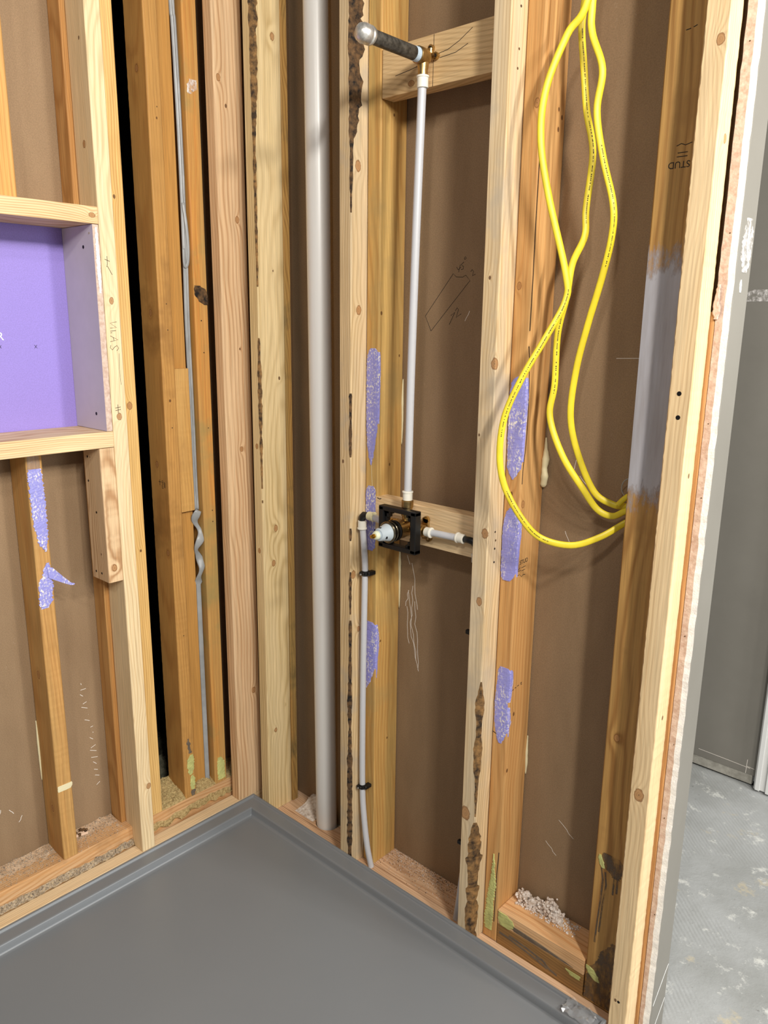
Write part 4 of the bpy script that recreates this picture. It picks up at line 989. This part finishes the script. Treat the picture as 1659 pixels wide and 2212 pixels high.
# white clump in the cable bay
bm = bmesh.new(); R = random.Random(21)
def lump(x, y, z, r):
    v = bmesh.ops.create_icosphere(bm, subdivisions=2, radius=r, matrix=Matrix.Translation((x, y, z)))['verts']
    for q in v: 
        d = (q.co - Vector((x, y, z))); q.co += d * 0.7 * noise.noise(q.co * .22)
prof = [(888, 18), (900, 22), (915, 13), (930, 12), (945, 22), (960, 36), (968, 40), (978, 20), (990, 8)]
for x, h in prof:
    for _ in range(3): lump(x + R.uniform(-5, 5), 118 + R.uniform(-8, 8), 60 + h * R.uniform(.1, .75), 8)
    for _ in range(44):
        zz = 58 + abs(R.random()) * h; lump(x + R.uniform(-8, 8), R.uniform(100, 132), zz + 2, R.uniform(2.0, 4.6))
for _ in range(320): lump(R.uniform(884, 1040), R.uniform(92, 134), 59.5, R.uniform(1.0, 2.6))
o = mesh_obj('insulation_clump', bm, m_insul, smooth=True); tag(o, 'white crumbly clump of insulation on the plate of the cable bay', 'insulation')
# wood scrap under the niche stud
o = box('wood_scrap', (0, 0, 0), (48, 12, 6), plain('pale_scrap', (226, 196, 170), 0.8), bev=1)
o.location = (-0.112, -0.527, 0.060); o.rotation_euler = (0.1, 0, 1.35); tag(o, 'small pale wood scrap lying on the plate under the niche', 'scrap')
bm = bmesh.new(); R = random.Random(2)
for i in range(10): box_into(bm, (-132 + R.uniform(0, 20), -535 + i * 6, 60), (-118 + R.uniform(0, 14), -527 + i * 6, 66 + R.uniform(0, 5)), 1.5)
o = mesh_obj('dark_splinter', bm, m_bark); tag(o, 'dark bark splinter behind the pale wood scrap', 'scrap')

# marks on the brown board
strokes('pencil_sketch', 'y', 139, [[(543, 1395), (525, 1429), (603, 1521), (612, 1514), (630, 1513), (638, 1517), (650, 1505), (543, 1395)]], m_pencil, wall_r, 0.6, 'pencil outline of a bevelled board')
strokes('pencil_lettering', 'y', 139, [[(600, 1430), (611, 1437), (596, 1410)], [(612, 1440), (617, 1447), (621, 1443), (615, 1426), (629, 1434)]], m_pencil, wall_r, 0.65, 'pencilled 72')
strokes('pencil_lettering', 'y', 139, [
    [(651, 1524), (655, 1528), (659, 1524), (656, 1515), (664, 1518)]], m_pencil, wall_r, 0.65, 'pencilled 2')
strokes('pencil_lettering', 'y', 139, [
    [(612, 1535), (616, 1529), (624, 1534)], [(622, 1540), (618, 1524)], [(632, 1545), (625, 1540), (627, 1537), (631, 1536), (630, 1530), (624, 1529)], [(634, 1550), (632, 1553), (635, 1556), (638, 1553), (634, 1550)]], m_pencil, wall_r, 0.65, 'pencilled 45 degrees')
def scr(lines, r=.6): strokes('scratch', 'y', 139, lines, m_white, wall_r, r, 'pale scratches')
R = random.Random(77)
def wig(x0, z0, x1, z1, n=7, j=4): return [(x0 + (x1 - x0) * i / n + R.uniform(-j, j) * (0 < i < n), z0 + (z1 - z0) * i / n) for i in range(n + 1)]
scr([wig(484, 838, 494, 815, 3, 1), wig(490, 745, 520, 560, 8, 5), wig(505, 760, 500, 640, 6, 4), wig(486, 700, 496, 600, 6, 4), wig(512, 720, 528, 535, 9, 4), wig(500, 640, 530, 532, 6, 3), wig(482, 700, 492, 745, 4, 3), wig(500, 820, 522, 700, 6, 4)], .8)
scr([wig(640, 1418, 652, 1440, 3, 1), wig(560, 2000, 568, 2012, 2, 1), wig(950, 1108, 972, 1085, 3, 1), wig(925, 985, 938, 960, 3, 1), wig(1010, 1350, 1060, 1352, 3, 1), wig(940, 1150, 936, 1120, 4, 1), wig(960, 300, 1000, 270, 4, 3), wig(1060, 1900, 1066, 1912, 2, 1), wig(930, 230, 960, 205, 4, 3)], .6)
strokes('scratch', 'x', -139, [wig(-452 + i * 2 + R.uniform(-9, 9), 480 - i * 19 + R.uniform(-8, 8), -446 + i * 2 + R.uniform(-4, 9), 478 - i * 19, 2, .5) for i in range(17)] + [wig(-690, 195, -680, 215, 3, 3), wig(-660, 205, -650, 190, 3, 3), wig(-640, 160, -630, 175, 3, 2), wig(-530, 905, -520, 885, 2, 1)], m_white, wall_l, .8, 'pale scratches')
text_on('stamped_number', 'x', -139, -700, 215, 16, 'E 557', m_pencil, wall_l, 0.1, 'faint printed number')

# ------------------------------------------------------------------ shower base
prof = [(0, FLOOR + 3), (0, -1.5), (1.2, 0), (6, 0), (7.5, -1.4), (9, -5.5), (11, -6.5), (16, -6.8), (40, -8.5), (42.5, -9.8), (44, -12.5), (46.5, -27), (49, -31), (53, -32.2), (58, -32.6)]
X1, Y1 = 1176, -1560; bm = bmesh.new(); rings = []
for d, z in prof:
    rings.append([bm.verts.new(p) for p in ((0 + d, 0 - d, z), (X1 - d, 0 - d, z), (X1 - d, Y1 + d, z), (0 + d, Y1 + d, z))])
for A, B in zip(rings, rings[1:]):
    for k in range(4): bm.faces.new((A[k], A[(k + 1) % 4], B[(k + 1) % 4], B[k]))
# floor of the base, falling gently to the drain
mid = bm.verts.new((620, -800, -46))
for k in range(4): bm.faces.new((rings[-1][k], rings[-1][(k + 1) % 4], mid))
bm.faces.new(list(reversed(rings[0])))
sp = mesh_obj('shower_pan', bm, m_pan)
bv = sp.modifiers.new('bevel', 'BEVEL'); bv.width = 0.0016; bv.segments = 2; bv.limit_method = 'ANGLE'; bv.angle_limit = math.radians(20)
for p in sp.data.polygons: p.use_smooth = True
auto(sp, 50)
tag(sp, 'large grey shower base with a raised rim filling the lower left', 'shower pan')
# crumpled clear film on the rim near the end stud
bm = bmesh.new(); R = random.Random(5); g = {}
for i in range(13):
    for j in range(9):
        x = 1092 + i * 5.5; y = -44 + j * 5
        g[i, j] = bm.verts.new((x + R.uniform(-2, 2), y + R.uniform(-2, 2), -3 + R.uniform(0, 9) + 5 * math.sin(i * .9) * math.sin(j)))
for i in range(12):
    for j in range(8): bm.faces.new((g[i, j], g[i + 1, j], g[i + 1, j + 1], g[i, j + 1]))
o = mesh_obj('plastic_film', bm, m_film); sd = o.modifiers.new('solid', 'SOLIDIFY'); sd.thickness = 0.0004
tag(o, 'crumpled scrap of clear plastic film on the rim of the shower base', 'plastic wrap')
